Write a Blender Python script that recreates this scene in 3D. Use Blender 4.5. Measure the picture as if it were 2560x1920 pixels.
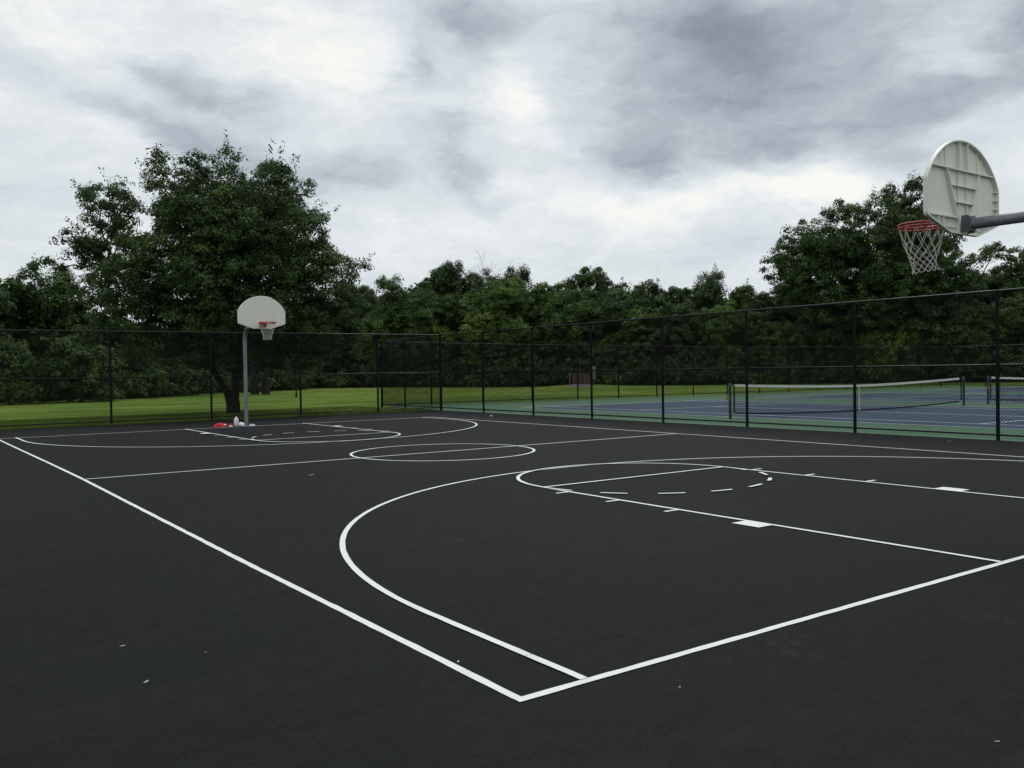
import bpy, math, random
import numpy as np
from mathutils import Matrix, Vector
PI = math.pi
for _o in list(bpy.data.objects):
    bpy.data.objects.remove(_o, do_unlink=True)
scene = bpy.context.scene
COL = scene.collection

# ------------------------------------------------------------------ camera
cam_d = bpy.data.cameras.new("camera")
cam = bpy.data.objects.new("camera", cam_d)
COL.objects.link(cam)
cam_d.sensor_width = 36.0
cam_d.lens = 36.0 * 2214.44 / 2560.0
cam_d.clip_start = 0.05
cam_d.clip_end = 3000.0
_f = Vector((0.5817856545, 0.8131861342, -0.01592995))
_r = Vector((0.8130507985, -0.5819898825, -0.015368011))
_u = Vector((0.021768124, 0.004010971, 0.9997550004))
cam.matrix_world = Matrix(((_r.x, _u.x, -_f.x, -2.504527), (_r.y, _u.y, -_f.y, -3.466506),
                           (_r.z, _u.z, -_f.z, 1.604114), (0, 0, 0, 1)))
scene.camera = cam
scene.render.resolution_x, scene.render.resolution_y = 1024, 768
scene.render.engine = 'CYCLES'
ZEN = 0.8
HEAD = 0.6210132          # compass heading of the view, from +Y towards +X
# ------------------------------------------------------------------ exposure, sun, sky
scene.view_settings.view_transform = 'Standard'
scene.view_settings.look = 'None'
scene.view_settings.exposure = 0.0
scene.view_settings.gamma = 1.0
SUN_EL, SUN_AZ = math.radians(52), HEAD + math.radians(8)   # sun behind cloud, ahead of the camera
sd = bpy.data.lights.new("sun", 'SUN')
sd.energy = 1.3
sd.angle = math.radians(14)
sd.color = (1.0, 0.965, 0.91)
sun = bpy.data.objects.new("sun", sd)
COL.objects.link(sun)
_sd = Vector((math.sin(SUN_AZ) * math.cos(SUN_EL), math.cos(SUN_AZ) * math.cos(SUN_EL), math.sin(SUN_EL)))
sun.rotation_euler = _sd.to_track_quat('Z', 'Y').to_euler()
sun.location = (0, 0, 60)


class NT:
    """small helper for writing node trees"""
    def __init__(s, tree):
        s.t = tree
        s.n = tree.nodes
        s.l = tree.links

    def node(s, typ, **kw):
        n = s.n.new(typ)
        for k, v in kw.items():
            setattr(n, k, v)
        return n

    def put(s, sock, v):
        if v is None:
            return
        if isinstance(v, bpy.types.NodeSocket):
            s.l.new(v, sock)
        else:
            sock.default_value = v

    def math(s, op, a, b=None, c=None, clamp=False):
        n = s.node('ShaderNodeMath', operation=op, use_clamp=clamp)
        s.put(n.inputs[0], a)
        s.put(n.inputs[1], b)
        s.put(n.inputs[2], c)
        return n.outputs[0]

    def vmath(s, op, a, b=None, scale=None):
        n = s.node('ShaderNodeVectorMath', operation=op)
        s.put(n.inputs[0], a)
        s.put(n.inputs[1], b)
        if scale is not None:
            s.put(n.inputs['Scale'], scale)
        return n.outputs[0]

    def noise(s, vec, scale, detail=4, rough=0.5, dist=0.0):
        n = s.node('ShaderNodeTexNoise')
        s.put(n.inputs['Vector'], vec)
        n.inputs['Scale'].default_value = scale
        n.inputs['Detail'].default_value = detail
        n.inputs['Roughness'].default_value = rough
        n.inputs['Distortion'].default_value = dist
        return n.outputs['Fac'], n.outputs['Color']

    def ramp(s, fac, stops, interp='LINEAR'):
        n = s.node('ShaderNodeValToRGB')
        n.color_ramp.interpolation = interp
        e = n.color_ramp.elements
        while len(e) > 1:
            e.remove(e[-1])
        for i, (p, c) in enumerate(stops):
            if i == 0:
                e[0].position = p
                el = e[0]
            else:
                el = e.new(p)
            el.color = (c[0], c[1], c[2], 1) if not isinstance(c, (int, float)) else (c, c, c, 1)
        s.put(n.inputs[0], fac)
        return n.outputs[0]

    def mix(s, fac, a, b, blend='MIX'):
        n = s.node('ShaderNodeMix', data_type='RGBA', blend_type=blend)
        s.put(n.inputs['Factor'], fac)
        s.put(n.inputs[6], a if isinstance(a, bpy.types.NodeSocket) else (*a, 1))
        s.put(n.inputs[7], b if isinstance(b, bpy.types.NodeSocket) else (*b, 1))
        return n.outputs[2]


# world: overcast sky. Cloud banks are placed by compass direction and height.
BLOBS = [(-0.31, 0.29, 0.065, 0.016, -12, -0.3), (-0.379, 0.309, 0.039, 0.012, -30, -0.12), (-0.38, 0.249, 0.126, 0.019, -22, -0.24), (-0.244, 0.227, 0.091, 0.018, -10, -0.22), (-0.165, 0.212, 0.046, 0.013, 0, -0.12), (-0.052, 0.21, 0.047, 0.011, -25, -0.22), (-0.104, 0.341, 0.023, 0.015, -20, -0.26), (-0.062, 0.268, 0.015, 0.030, 8, -0.13), (-0.087, 0.259, 0.036, 0.020, 0, -0.10), (-0.043, 0.378, 0.056, 0.022, -15, -0.23), (-0.018, 0.358, 0.026, 0.013, -20, -0.10), (-0.485, 0.334, 0.092, 0.028, -10, 0.1), (-0.415, 0.243, 0.053, 0.011, -16, 0.18), (-0.004, 0.330, 0.020, 0.030, 25, 0.14), (0.022, 0.285, 0.024, 0.030, 35, 0.15), (0.030, 0.250, 0.045, 0.014, 10, 0.10), (-0.202, 0.34, 0.072, 0.026, -20, 0.12), (0.276, 0.35, 0.161, 0.035, -3, -0.5), (0.208, 0.357, 0.066, 0.026, 0, -0.15), (0.197, 0.294, 0.103, 0.031, 10, -0.25), (0.304, 0.28, 0.11, 0.025, 5, -0.28), (0.456, 0.266, 0.084, 0.015, 5, -0.36), (0.145, 0.225, 0.047, 0.018, 0, -0.32), (0.304, 0.239, 0.11, 0.014, 5, -0.25), (0.395, 0.225, 0.096, 0.014, -3, -0.15), (0.517, 0.311, 0.027, 0.036, 0, -0.35), (0.489, 0.289, 0.046, 0.014, -25, 0.15), (0.345, 0.193, 0.059, 0.012, -5, 0.22), (0.195, 0.184, 0.133, 0.021, 2, 0.12), (0.35, 0.241, 0.015, 0.009, 0, 0.12), (0.026, 0.174, 0.136, 0.021, 0, 0.05), (-0.459, 0.177, 0.141, 0.012, -3, -0.08), (0.235, 0.127, 0.102, 0.015, 0, -0.1), (0.439, 0.211, 0.071, 0.012, 0, -0.1), (0.079, 0.252, 0.073, 0.016, -10, -0.14), (0.48, 0.139, 0.07, 0.019, 0, -0.05)]
world = bpy.data.worlds.new("World")
scene.world = world
world.use_nodes = True
w = NT(world.node_tree)
w.n.clear()
tc = w.node('ShaderNodeTexCoord').outputs['Generated']
rot = w.node('ShaderNodeVectorRotate', rotation_type='Z_AXIS')
w.put(rot.inputs['Vector'], tc)
rot.inputs['Angle'].default_value = HEAD
sp = w.node('ShaderNodeSeparateXYZ')
w.put(sp.inputs[0], rot.outputs[0])
az = w.math('ARCTAN2', sp.outputs[0], sp.outputs[1])
el = w.math('ARCSINE', sp.outputs[2])
cb = w.node('ShaderNodeCombineXYZ')
w.put(cb.inputs[0], az)
w.put(cb.inputs[1], w.math('MULTIPLY', el, 2.1))
uv = cb.outputs[0]
# domain warp
_, wc = w.noise(uv, 4.5, 4, 0.55)
warp = w.vmath('SCALE', w.vmath('SUBTRACT', wc, (0.5, 0.5, 0.5)), scale=0.16)
_, wc2 = w.noise(uv, 17.0, 5, 0.6)
warp2 = w.vmath('SCALE', w.vmath('SUBTRACT', wc2, (0.5, 0.5, 0.5)), scale=0.06)
uvw = w.vmath('ADD', w.vmath('ADD', uv, warp), warp2)
s2 = w.node('ShaderNodeSeparateXYZ')
w.put(s2.inputs[0], uvw)
wx, wy = s2.outputs[0], w.math('DIVIDE', s2.outputs[1], 2.1)
total = None
for (a0, e0, sx, sy, rd, amp) in BLOBS:
    amp *= 1.3 if a0 < -0.03 else 1.05
    ca, sa = math.cos(math.radians(rd)), math.sin(math.radians(rd))
    sx, sy = sx * 1.08, sy * 1.25
    dx = w.math('SUBTRACT', wx, a0)
    dy = w.math('SUBTRACT', wy, e0)
    p = w.math('ADD', w.math('MULTIPLY', dx, ca / sx), w.math('MULTIPLY', dy, sa / sx))
    q = w.math('ADD', w.math('MULTIPLY', dx, -sa / sy), w.math('MULTIPLY', dy, ca / sy))
    d2 = w.math('ADD', w.math('MULTIPLY', p, p), w.math('MULTIPLY', q, q))
    g = w.math('MULTIPLY', w.math('POWER', 2.718, w.math('MULTIPLY', d2, -0.8)), amp)
    total = g if total is None else w.math('ADD', total, g)
map1 = w.node('ShaderNodeMapping')
w.put(map1.inputs[0], uvw)
map1.inputs['Rotation'].default_value = (0, 0, math.radians(12))
map1.inputs['Scale'].default_value = (1.0, 1.9, 1.0)
n1, _ = w.noise(map1.outputs[0], 5.0, 7, 0.52)
n2, _ = w.noise(uvw, 11.0, 8, 0.60)
hz = w.math('MULTIPLY', w.math('POWER', 2.718, w.math('MULTIPLY', w.math('MAXIMUM', el, 0.0), -9.0)), -0.15)
dens = w.math('ADD', w.math('ADD', total, 0.83), hz)
dens = w.math('ADD', dens, w.math('MULTIPLY', w.math('SUBTRACT', n1, 0.5), 0.36))
dens = w.math('ADD', dens, w.math('MULTIPLY', w.math('SUBTRACT', n2, 0.5), 0.38))
n3, _ = w.noise(uvw, 38.0, 6, 0.62)
dens = w.math('ADD', dens, w.math('MULTIPLY', w.math('SUBTRACT', n3, 0.5), 0.22), clamp=True)
cloud = w.ramp(dens, [(0.0, (0.21, 0.24, 0.285)), (0.22, (0.29, 0.335, 0.39)), (0.45, (0.455, 0.51, 0.56)),
                      (0.68, (0.655, 0.715, 0.755)), (0.84, (0.79, 0.83, 0.845)), (0.93, (0.90, 0.915, 0.90)), (1.0, (0.97, 0.965, 0.91))])
# extra brightness added towards the unseen zenith, to lift the light on the ground
zb = w.math('ADD', 1.0, w.math('MULTIPLY', w.math('MAXIMUM', w.math('SUBTRACT', sp.outputs[2], 0.42), 0.0), ZEN))
cl2 = w.vmath('SCALE', cloud, scale=zb)
sky = w.node('ShaderNodeTexSky', sky_type='NISHITA')
sky.sun_disc = False
sky.sun_elevation = SUN_EL
sky.sun_rotation = SUN_AZ
skys = w.vmath('SCALE', sky.outputs[0], scale=0.1)
mixc = w.mix(0.95, skys, cl2)
bg = w.node('ShaderNodeBackground')
w.put(bg.inputs['Color'], mixc)
bg.inputs['Strength'].default_value = 1.0
wo = w.node('ShaderNodeOutputWorld')
w.l.new(bg.outputs[0], wo.inputs[0])

# ------------------------------------------------------------------ object helpers
def empty(name, loc, label=None, cat=None, group=None, rz=0.0):
    o = bpy.data.objects.new(name, None)
    COL.objects.link(o)
    o.location = loc
    o.rotation_euler = (0, 0, rz)
    o.empty_display_size = 0.2
    return tag(o, label, cat, group)


def tag(o, label=None, cat=None, group=None, kind=None):
    if label:
        o['label'] = label
    if cat:
        o['category'] = cat
    if group:
        o['group'] = group
    if kind:
        o['kind'] = kind
    return o


class MB:
    """collects shapes, builds ONE mesh object"""
    def __init__(s):
        s.v = []
        s.f = []
        s.sm = []
        s.k = 0

    def add(s, V, F, smooth=False):
        V = np.asarray(V, float).reshape(-1, 3)
        s.v.append(V)
        for f in F:
            s.f.append(tuple(int(i) + s.k for i in f))
            s.sm.append(smooth)
        s.k += len(V)
        return s

    def box(s, x0, x1, y0, y1, z0, z1):
        V = [(x, y, z) for z in (z0, z1) for y in (y0, y1) for x in (x0, x1)]
        return s.add(V, [(0, 2, 3, 1), (4, 5, 7, 6), (0, 1, 5, 4), (2, 6, 7, 3), (0, 4, 6, 2), (1, 3, 7, 5)])

    def obox(s, c, ax, ay, az, hx, hy, hz):
        c, ax, ay, az = [np.array(q, float) for q in (c, ax, ay, az)]
        V = [c + i * hx * ax + j * hy * ay + k * hz * az for k in (-1, 1) for j in (-1, 1) for i in (-1, 1)]
        return s.add(V, [(0, 2, 3, 1), (4, 5, 7, 6), (0, 1, 5, 4), (2, 6, 7, 3), (0, 4, 6, 2), (1, 3, 7, 5)])

    def tube(s, P, R, n=12, caps=True, closed=False, smooth=True):
        P = np.asarray(P, float)
        m = len(P)
        R = np.full(m, R, float) if np.isscalar(R) else np.asarray(R, float)
        T = np.zeros_like(P)
        if closed:
            T = np.roll(P, -1, 0) - np.roll(P, 1, 0)
        else:
            T[1:-1] = P[2:] - P[:-2]
            T[0] = P[1] - P[0]
            T[-1] = P[-1] - P[-2]
        T /= np.linalg.norm(T, axis=1)[:, None] + 1e-12
        a = np.array([0, 0, 1.0]) if abs(T[0][2]) < .9 else np.array([1.0, 0, 0])
        N = np.cross(T[0], a)
        N /= np.linalg.norm(N)
        t = np.linspace(0, 2 * PI, n, endpoint=False)
        V = []
        for i in range(m):
            N = N - T[i] * (N @ T[i])
            N /= np.linalg.norm(N) + 1e-12
            B = np.cross(T[i], N)
            V.append(P[i] + R[i] * (np.cos(t)[:, None] * N + np.sin(t)[:, None] * B))
        V = np.concatenate(V)
        F = []
        for i in range(m if closed else m - 1):
            a0, b0 = i * n, ((i + 1) % m) * n
            for j in range(n):
                k = (j + 1) % n
                F.append((a0 + j, a0 + k, b0 + k, b0 + j))
        s.add(V, F, smooth)
        if caps and not closed:
            s.add(V[:n], [tuple(range(n))[::-1]])
            s.add(V[-n:], [tuple(range(n))])
        return s

    def revolve(s, prof, n=20, c=(0, 0, 0), sx=1, sy=1, power=2.0):
        t = np.linspace(0, 2 * PI, n, endpoint=False)
        ct, st = np.cos(t), np.sin(t)
        k = (np.abs(ct) ** power + np.abs(st) ** power) ** (-1 / power)
        V = []
        for (r, z) in prof:
            V += [(c[0] + sx * r * k[i] * ct[i], c[1] + sy * r * k[i] * st[i], c[2] + z) for i in range(n)]
        F = []
        for i in range(len(prof) - 1):
            for j in range(n):
                q = (j + 1) % n
                F.append((i * n + j, i * n + q, (i + 1) * n + q, (i + 1) * n + j))
        F.append(tuple(range(n))[::-1])
        F.append(tuple(range((len(prof) - 1) * n, len(prof) * n)))
        return s.add(V, F, True)

    def build(s, name, mat, parent=None, loc=None):
        me = bpy.data.meshes.new(name)
        V = np.concatenate(s.v)
        me.from_pydata(V.tolist(), [], s.f)
        me.polygons.foreach_set('use_smooth', s.sm)
        me.materials.append(mat)
        me.update()
        o = bpy.data.objects.new(name, me)
        COL.objects.link(o)
        if parent:
            o.parent = parent
        if loc is not None:
            o.location = loc
        return o


def fast_mesh(name, V, nper, mat, parent=None, smooth=False):
    """V: (N, nper, 3) separate polygons of nper vertices"""
    V = np.asarray(V, np.float32)
    N = V.shape[0]
    me = bpy.data.meshes.new(name)
    me.vertices.add(N * nper)
    me.vertices.foreach_set('co', V.reshape(-1))
    me.loops.add(N * nper)
    me.loops.foreach_set('vertex_index', np.arange(N * nper, dtype=np.int32))
    me.polygons.add(N)
    me.polygons.foreach_set('loop_start', np.arange(0, N * nper, nper, dtype=np.int32))
    me.polygons.foreach_set('loop_total', np.full(N, nper, np.int32))
    me.update(calc_edges=True)
    me.materials.append(mat)
    o = bpy.data.objects.new(name, me)
    COL.objects.link(o)
    if parent:
        o.parent = parent
    return o


def rods(P0, P1, r, n=3):
    """quads for many straight thin rods -> (N*n, 4, 3)"""
    P0, P1 = np.asarray(P0, float), np.asarray(P1, float)
    T = P1 - P0
    T /= np.linalg.norm(T, axis=1)[:, None] + 1e-12
    A = np.where(np.abs(T[:, 2:3]) < .9, np.array([[0, 0, 1.0]]), np.array([[1.0, 0, 0]]))
    N = np.cross(T, A)
    N /= np.linalg.norm(N, axis=1)[:, None]
    B = np.cross(T, N)
    out = []
    for j in range(n):
        a, b = 2 * PI * j / n, 2 * PI * (j + 1) / n
        da = r * (math.cos(a) * N + math.sin(a) * B)
        db = r * (math.cos(b) * N + math.sin(b) * B)
        out.append(np.stack([P0 + da, P0 + db, P1 + db, P1 + da], 1))
    return np.concatenate(out)


# ------------------------------------------------------------------ materials
def new_mat(name):
    m = bpy.data.materials.new(name)
    m.use_nodes = True
    t = NT(m.node_tree)
    t.n.clear()
    out = t.node('ShaderNodeOutputMaterial')
    return m, t, out


def principled(t, out, base, rough=0.6, metal=0.0, spec=0.5, bump=None, bstr=0.3, bdist=0.01):
    b = t.node('ShaderNodeBsdfPrincipled')
    t.put(b.inputs['Base Color'], base if isinstance(base, bpy.types.NodeSocket) else (*base, 1))
    t.put(b.inputs['Roughness'], rough)
    b.inputs['Metallic'].default_value = metal
    b.inputs['Specular IOR Level'].default_value = spec
    if bump is not None:
        bn = t.node('ShaderNodeBump')
        bn.inputs['Strength'].default_value = bstr
        bn.inputs['Distance'].default_value = bdist
        t.put(bn.inputs['Height'], bump)
        t.l.new(bn.outputs[0], b.inputs['Normal'])
    t.l.new(b.outputs[0], out.inputs[0])
    return b


def matte(t, out, col, rough, g0, g1, bump=None, bstr=0.3, bdist=0.005):
    """dull surface: diffuse with a faint sheen that grows towards grazing view"""
    d = t.node('ShaderNodeBsdfDiffuse')
    t.put(d.inputs['Color'], col if isinstance(col, bpy.types.NodeSocket) else (*col, 1))
    gl = t.node('ShaderNodeBsdfGlossy')
    gl.inputs['Roughness'].default_value = rough
    lw = t.node('ShaderNodeLayerWeight')
    lw.inputs['Blend'].default_value = 0.5
    f = t.math('ADD', g0, t.math('MULTIPLY', t.math('POWER', lw.outputs['Facing'], 4.0), g1))
    if bump is not None:
        bn = t.node('ShaderNodeBump')
        bn.inputs['Strength'].default_value = bstr
        bn.inputs['Distance'].default_value = bdist
        t.put(bn.inputs['Height'], bump)
        t.l.new(bn.outputs[0], d.inputs['Normal'])
        t.l.new(bn.outputs[0], gl.inputs['Normal'])
    mx = t.node('ShaderNodeMixShader')
    t.put(mx.inputs[0], f)
    t.l.new(d.outputs[0], mx.inputs[1])
    t.l.new(gl.outputs[0], mx.inputs[2])
    t.l.new(mx.outputs[0], out.inputs[0])


def simple(name, col, rough=0.6, metal=0.0, var=0.12, scale=9.0, spec=0.5, bstr=0.15):
    m, t, out = new_mat(name)
    pos = t.node('ShaderNodeNewGeometry').outputs['Position']
    f, _ = t.noise(pos, scale, 5, 0.6)
    lo = tuple(c * (1 - var) for c in col)
    hi = tuple(min(1, c * (1 + var)) for c in col)
    c = t.ramp(f, [(0.3, lo), (0.7, hi)])
    f2, _ = t.noise(pos, scale * 11, 3, 0.6)
    principled(t, out, c, t.math('ADD', rough - 0.06, t.math('MULTIPLY', f, 0.12)), metal, spec, f2, bstr, 0.003)
    return m


def mat_asphalt():
    m, t, out = new_mat('sealed_asphalt')
    pos = t.node('ShaderNodeNewGeometry').outputs['Position']
    big, _ = t.noise(pos, 0.22, 5, 0.55, 0.6)
    mid, _ = t.noise(pos, 1.7, 5, 0.6)
    fine, _ = t.noise(pos, 95, 3, 0.7)
    grit, _ = t.noise(pos, 260, 2, 0.6)
    # squeegee streaks of the sealer, running along the court
    mp = t.node('ShaderNodeMapping')
    t.put(mp.inputs[0], pos)
    mp.inputs['Rotation'].default_value = (0, 0, math.radians(17))
    mp.inputs['Scale'].default_value = (0.35, 2.4, 1)
    stk, _ = t.noise(mp.outputs[0], 1.3, 5, 0.6)
    c = t.ramp(t.math('ADD', t.math('MULTIPLY', big, 0.6), t.math('MULTIPLY', stk, 0.4)),
               [(0.3, (0.0078, 0.0092, 0.0100)), (0.52, (0.0106, 0.0120, 0.0128)), (0.72, (0.0150, 0.0157, 0.0166))])
    tint, _ = t.noise(pos, 0.9, 3, 0.5)
    c = t.mix(t.ramp(tint, [(0.42, 0.0), (0.62, 0.55)]), c, t.vmath('MULTIPLY', c, (1.06, 0.97, 1.02)))
    # aggregate speckle at three sizes
    coarse, _ = t.noise(pos, 34, 3, 0.65)
    c = t.vmath('SCALE', c, scale=t.math('ADD', 0.60, t.math('MULTIPLY', coarse, 0.80)))
    blot, _ = t.noise(pos, 7, 5, 0.75)
    c = t.vmath('SCALE', c, scale=t.math('ADD', 0.40, t.math('MULTIPLY', blot, 1.20)))
    c = t.mix(t.math('MULTIPLY', t.ramp(fine, [(0.50, 0.0), (0.72, 1.0)]), 0.55), c, (0.034, 0.036, 0.037))
    c = t.mix(t.math('MULTIPLY', t.ramp(grit, [(0.35, 1.0), (0.5, 0.0)]), 0.40), c, (0.005, 0.006, 0.0065))
    # rare dusty scuffs
    vor, _ = t.noise(pos, 0.85, 2, 0.4, 0.3)
    sm, _ = t.noise(pos, 9.0, 5, 0.7)
    scuff = t.math('MULTIPLY', t.ramp(vor, [(0.66, 0.0), (0.76, 1.0)]), t.ramp(sm, [(0.48, 0.0), (0.72, 1.0)]))
    c = t.mix(t.math('MULTIPLY', scuff, 0.17), c, (0.12, 0.12, 0.115))
    h = t.math('ADD', t.math('MULTIPLY', fine, 0.6), t.math('MULTIPLY', grit, 0.4))
    matte(t, out, c, 0.5, 0.003, 0.024, h, 0.5, 0.006)
    return m


def mat_paint(name='white_line_paint', col=(0.635, 0.665, 0.65)):
    m, t, out = new_mat(name)
    pos = t.node('ShaderNodeNewGeometry').outputs['Position']
    f, _ = t.noise(pos, 6, 5, 0.6)
    g, _ = t.noise(pos, 210, 3, 0.7)
    lo = tuple(c * 0.9 for c in col)
    c = t.ramp(f, [(0.3, lo), (0.65, col)])
    c = t.mix(t.math('MULTIPLY', t.ramp(g, [(0.30, 1.0), (0.42, 0.0)]), 0.35), c, tuple(c_ * 0.35 for c_ in col))
    principled(t, out, c, 0.62, 0, 0.4, g, 0.4, 0.004)
    return m


def mat_lawn():
    m, t, out = new_mat('mown_lawn')
    pos = t.node('ShaderNodeNewGeometry').outputs['Position']
    big, _ = t.noise(pos, 0.10, 5, 0.55, 0.5)
    mid, _ = t.noise(pos, 0.9, 5, 0.65)
    fine, _ = t.noise(pos, 16, 4, 0.7)
    mp = t.node('ShaderNodeMapping')
    t.put(mp.inputs[0], pos)
    mp.inputs['Rotation'].default_value = (0, 0, math.radians(-14))
    wv, _ = t.noise(mp.outputs[0], 0.5, 3, 0.5)
    mp.inputs['Scale'].default_value = (0.12, 1.5, 1)
    f = t.math('ADD', t.math('MULTIPLY', big, 0.40), t.math('ADD', t.math('MULTIPLY', mid, 0.25), t.math('MULTIPLY', wv, 0.35)))
    c = t.ramp(f, [(0.41, (0.066, 0.118, 0.019)), (0.5, (0.118, 0.184, 0.031)), (0.59, (0.200, 0.265, 0.050))])
    c = t.mix(t.math('MULTIPLY', t.ramp(fine, [(0.35, 1.0), (0.6, 0.0)]), 0.5), c, (0.024, 0.046, 0.008))
    matte(t, out, c, 0.6, 0.0, 0.01, fine, 0.8, 0.04)
    return m


def mat_court(name, col, col2):
    m, t, out = new_mat(name)
    pos = t.node('ShaderNodeNewGeometry').outputs['Position']
    big, _ = t.noise(pos, 0.35, 5, 0.6)
    fine, _ = t.noise(pos, 60, 3, 0.7)
    c = t.ramp(big, [(0.3, col), (0.7, col2)])
    c = t.mix(t.math('MULTIPLY', fine, 0.12), c, (0.02, 0.02, 0.02))
    matte(t, out, c, 0.5, 0.004, 0.06, fine, 0.3, 0.003)
    return m


def mat_leaf(name, dark, mid, light, trans=0.22, nscale=0.55):
    m, t, out = new_mat(name)
    geo = t.node('ShaderNodeNewGeometry')
    rnd = geo.outputs['Random Per Island']
    f, _ = t.noise(geo.outputs['Position'], nscale, 3, 0.55)
    f = t.math('MULTIPLY', t.math('SUBTRACT', f, 0.5), 2.0)
    k = t.math('ADD', t.math('ADD', 0.42, t.math('MULTIPLY', rnd, 0.26)), f, clamp=True)
    c = t.ramp(k, [(0.22, dark), (0.55, mid), (0.92, light)])
    b = t.node('ShaderNodeBsdfPrincipled')
    t.l.new(c, b.inputs['Base Color'])
    b.inputs['Roughness'].default_value = 0.62
    b.inputs['Specular IOR Level'].default_value = 0.10
    tr = t.node('ShaderNodeBsdfTranslucent')
    c2 = t.mix(0.5, c, (0.09, 0.14, 0.01))
    t.l.new(c2, tr.inputs['Color'])
    mx = t.node('ShaderNodeMixShader')
    mx.inputs[0].default_value = trans
    t.l.new(b.outputs[0], mx.inputs[1])
    t.l.new(tr.outputs[0], mx.inputs[2])
    t.l.new(mx.outputs[0], out.inputs[0])
    return m


def mat_bark():
    m, t, out = new_mat('bark')
    pos = t.node('ShaderNodeNewGeometry').outputs['Position']
    mp = t.node('ShaderNodeMapping')
    t.put(mp.inputs[0], pos)
    mp.inputs['Scale'].default_value = (14, 14, 2.2)
    f, _ = t.noise(mp.outputs[0], 1.0, 6, 0.7)
    c = t.ramp(f, [(0.3, (0.010, 0.008, 0.007)), (0.7, (0.036, 0.029, 0.024))])
    principled(t, out, c, 0.9, 0, 0.2, f, 0.9, 0.04)
    return m


def mat_galv():
    m, t, out = new_mat('galvanised_steel')
    pos = t.node('ShaderNodeNewGeometry').outputs['Position']
    v = t.node('ShaderNodeTexVoronoi')
    t.put(v.inputs['Vector'], pos)
    v.inputs['Scale'].default_value = 55
    f, _ = t.noise(pos, 5, 5, 0.6)
    c = t.ramp(t.math('ADD', t.math('MULTIPLY', v.outputs['Distance'], 0.35), t.math('MULTIPLY', f, 0.7)),
               [(0.25, (0.12, 0.13, 0.145)), (0.6, (0.20, 0.215, 0.235)), (0.85, (0.28, 0.295, 0.315))])
    principled(t, out, c, 0.5, 0.35, 0.5, f, 0.1, 0.003)
    return m


def mat_board():
    m, t, out = new_mat('painted_backboard')
    pos = t.node('ShaderNodeNewGeometry').outputs['Position']
    mp = t.node('ShaderNodeMapping')
    t.put(mp.inputs[0], pos)
    mp.inputs['Scale'].default_value = (14, 14, 1.3)
    f, _ = t.noise(mp.outputs[0], 1.6, 6, 0.65)
    g, _ = t.noise(pos, 35, 4, 0.7)
    c = t.ramp(f, [(0.22, (0.60, 0.60, 0.55)), (0.42, (0.675, 0.68, 0.625)), (0.7, (0.71, 0.715, 0.66))])
    c = t.mix(t.math('MULTIPLY', t.ramp(g, [(0.66, 0.0), (0.78, 1.0)]), 0.35), c, (0.33, 0.27, 0.20))
    principled(t, out, c, 0.55, 0, 0.4, g, 0.2, 0.003)
    return m


M_ASPH = mat_asphalt()
M_LINE = mat_paint()
M_TLINE = mat_paint('tennis_line_paint', (0.68, 0.72, 0.74))
M_LAWN = mat_lawn()
M_BLUE = mat_court('blue_court_coat', (0.017, 0.044, 0.080), (0.025, 0.056, 0.096))
M_GREEN = mat_court('green_court_coat', (0.042, 0.112, 0.064), (0.058, 0.138, 0.080))
M_BLACK, _t, _o = new_mat('black_vinyl_fence')
matte(_t, _o, (0.0065, 0.007, 0.0080), 0.35, 0.012, 0.10)
M_RAIL, _t, _o = new_mat('black_rail')
matte(_t, _o, (0.009, 0.010, 0.0105), 0.28, 0.035, 0.15)
M_WIRE, _t, _o = new_mat('black_vinyl_wire')
matte(_t, _o, (0.008, 0.0085, 0.0085), 0.4, 0.01, 0.02)
M_GALV = mat_galv()
M_BOARD = mat_board()
M_BRK = simple('dark_bracket_steel', (0.11, 0.115, 0.125), 0.55, 0.3, 0.2, 12)
M_RIM = simple('red_rim_paint', (0.36, 0.018, 0.016), 0.42, 0, 0.2, 20)
M_CORD = simple('net_cord', (0.50, 0.49, 0.45), 0.85, 0, 0.2, 40)
M_DKPOST = simple('dark_green_post', (0.010, 0.035, 0.020), 0.45, 0, 0.15, 12)
M_NETB = simple('black_net', (0.012, 0.013, 0.016), 0.8, 0, 0.1, 10, 0.2)
M_BAND = simple('white_net_band', (0.66, 0.67, 0.63), 0.8, 0, 0.1, 12)
M_BRASS = simple('winder_metal', (0.35, 0.24, 0.06), 0.45, 0.6, 0.2, 30)
M_BARK = mat_bark()
M_WOOD = simple('brown_boards', (0.085, 0.048, 0.036), 0.8, 0, 0.3, 5)
M_WOODP = simple('pale_wood_post', (0.16, 0.115, 0.095), 0.8, 0, 0.2, 7)
M_SIGNG = simple('grey_sign_plate', (0.20, 0.21, 0.19), 0.6, 0, 0.1, 7)
M_SIGND = simple('dark_sign_text', (0.03, 0.03, 0.03), 0.6)
M_RED = simple('red_cloth', (0.50, 0.010, 0.016), 0.85, 0, 0.25, 14)
M_REDD = simple('dark_red_cloth', (0.20, 0.010, 0.014), 0.85, 0, 0.25, 14)
M_WHITE = simple('white_cloth', (0.78, 0.79, 0.84), 0.85, 0, 0.06, 14)
M_JUG = simple('milky_plastic', (0.72, 0.76, 0.76), 0.35, 0, 0.06, 10)
M_CAP = simple('pale_cap', (0.78, 0.80, 0.70), 0.4, 0, 0.06, 10)
M_CHIP = simple('pale_scrap', (0.26, 0.26, 0.24), 0.8, 0, 0.2, 40)
M_CHIPR = simple('rusty_leaf', (0.22, 0.075, 0.03), 0.8, 0, 0.2, 40)
M_CRACK = simple('crack_dark', (0.008, 0.008, 0.009), 0.95, 0, 0.1, 40, 0.1)
M_PATH = simple('path_gravel', (0.10, 0.09, 0.11), 0.9, 0, 0.2, 4)
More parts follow.
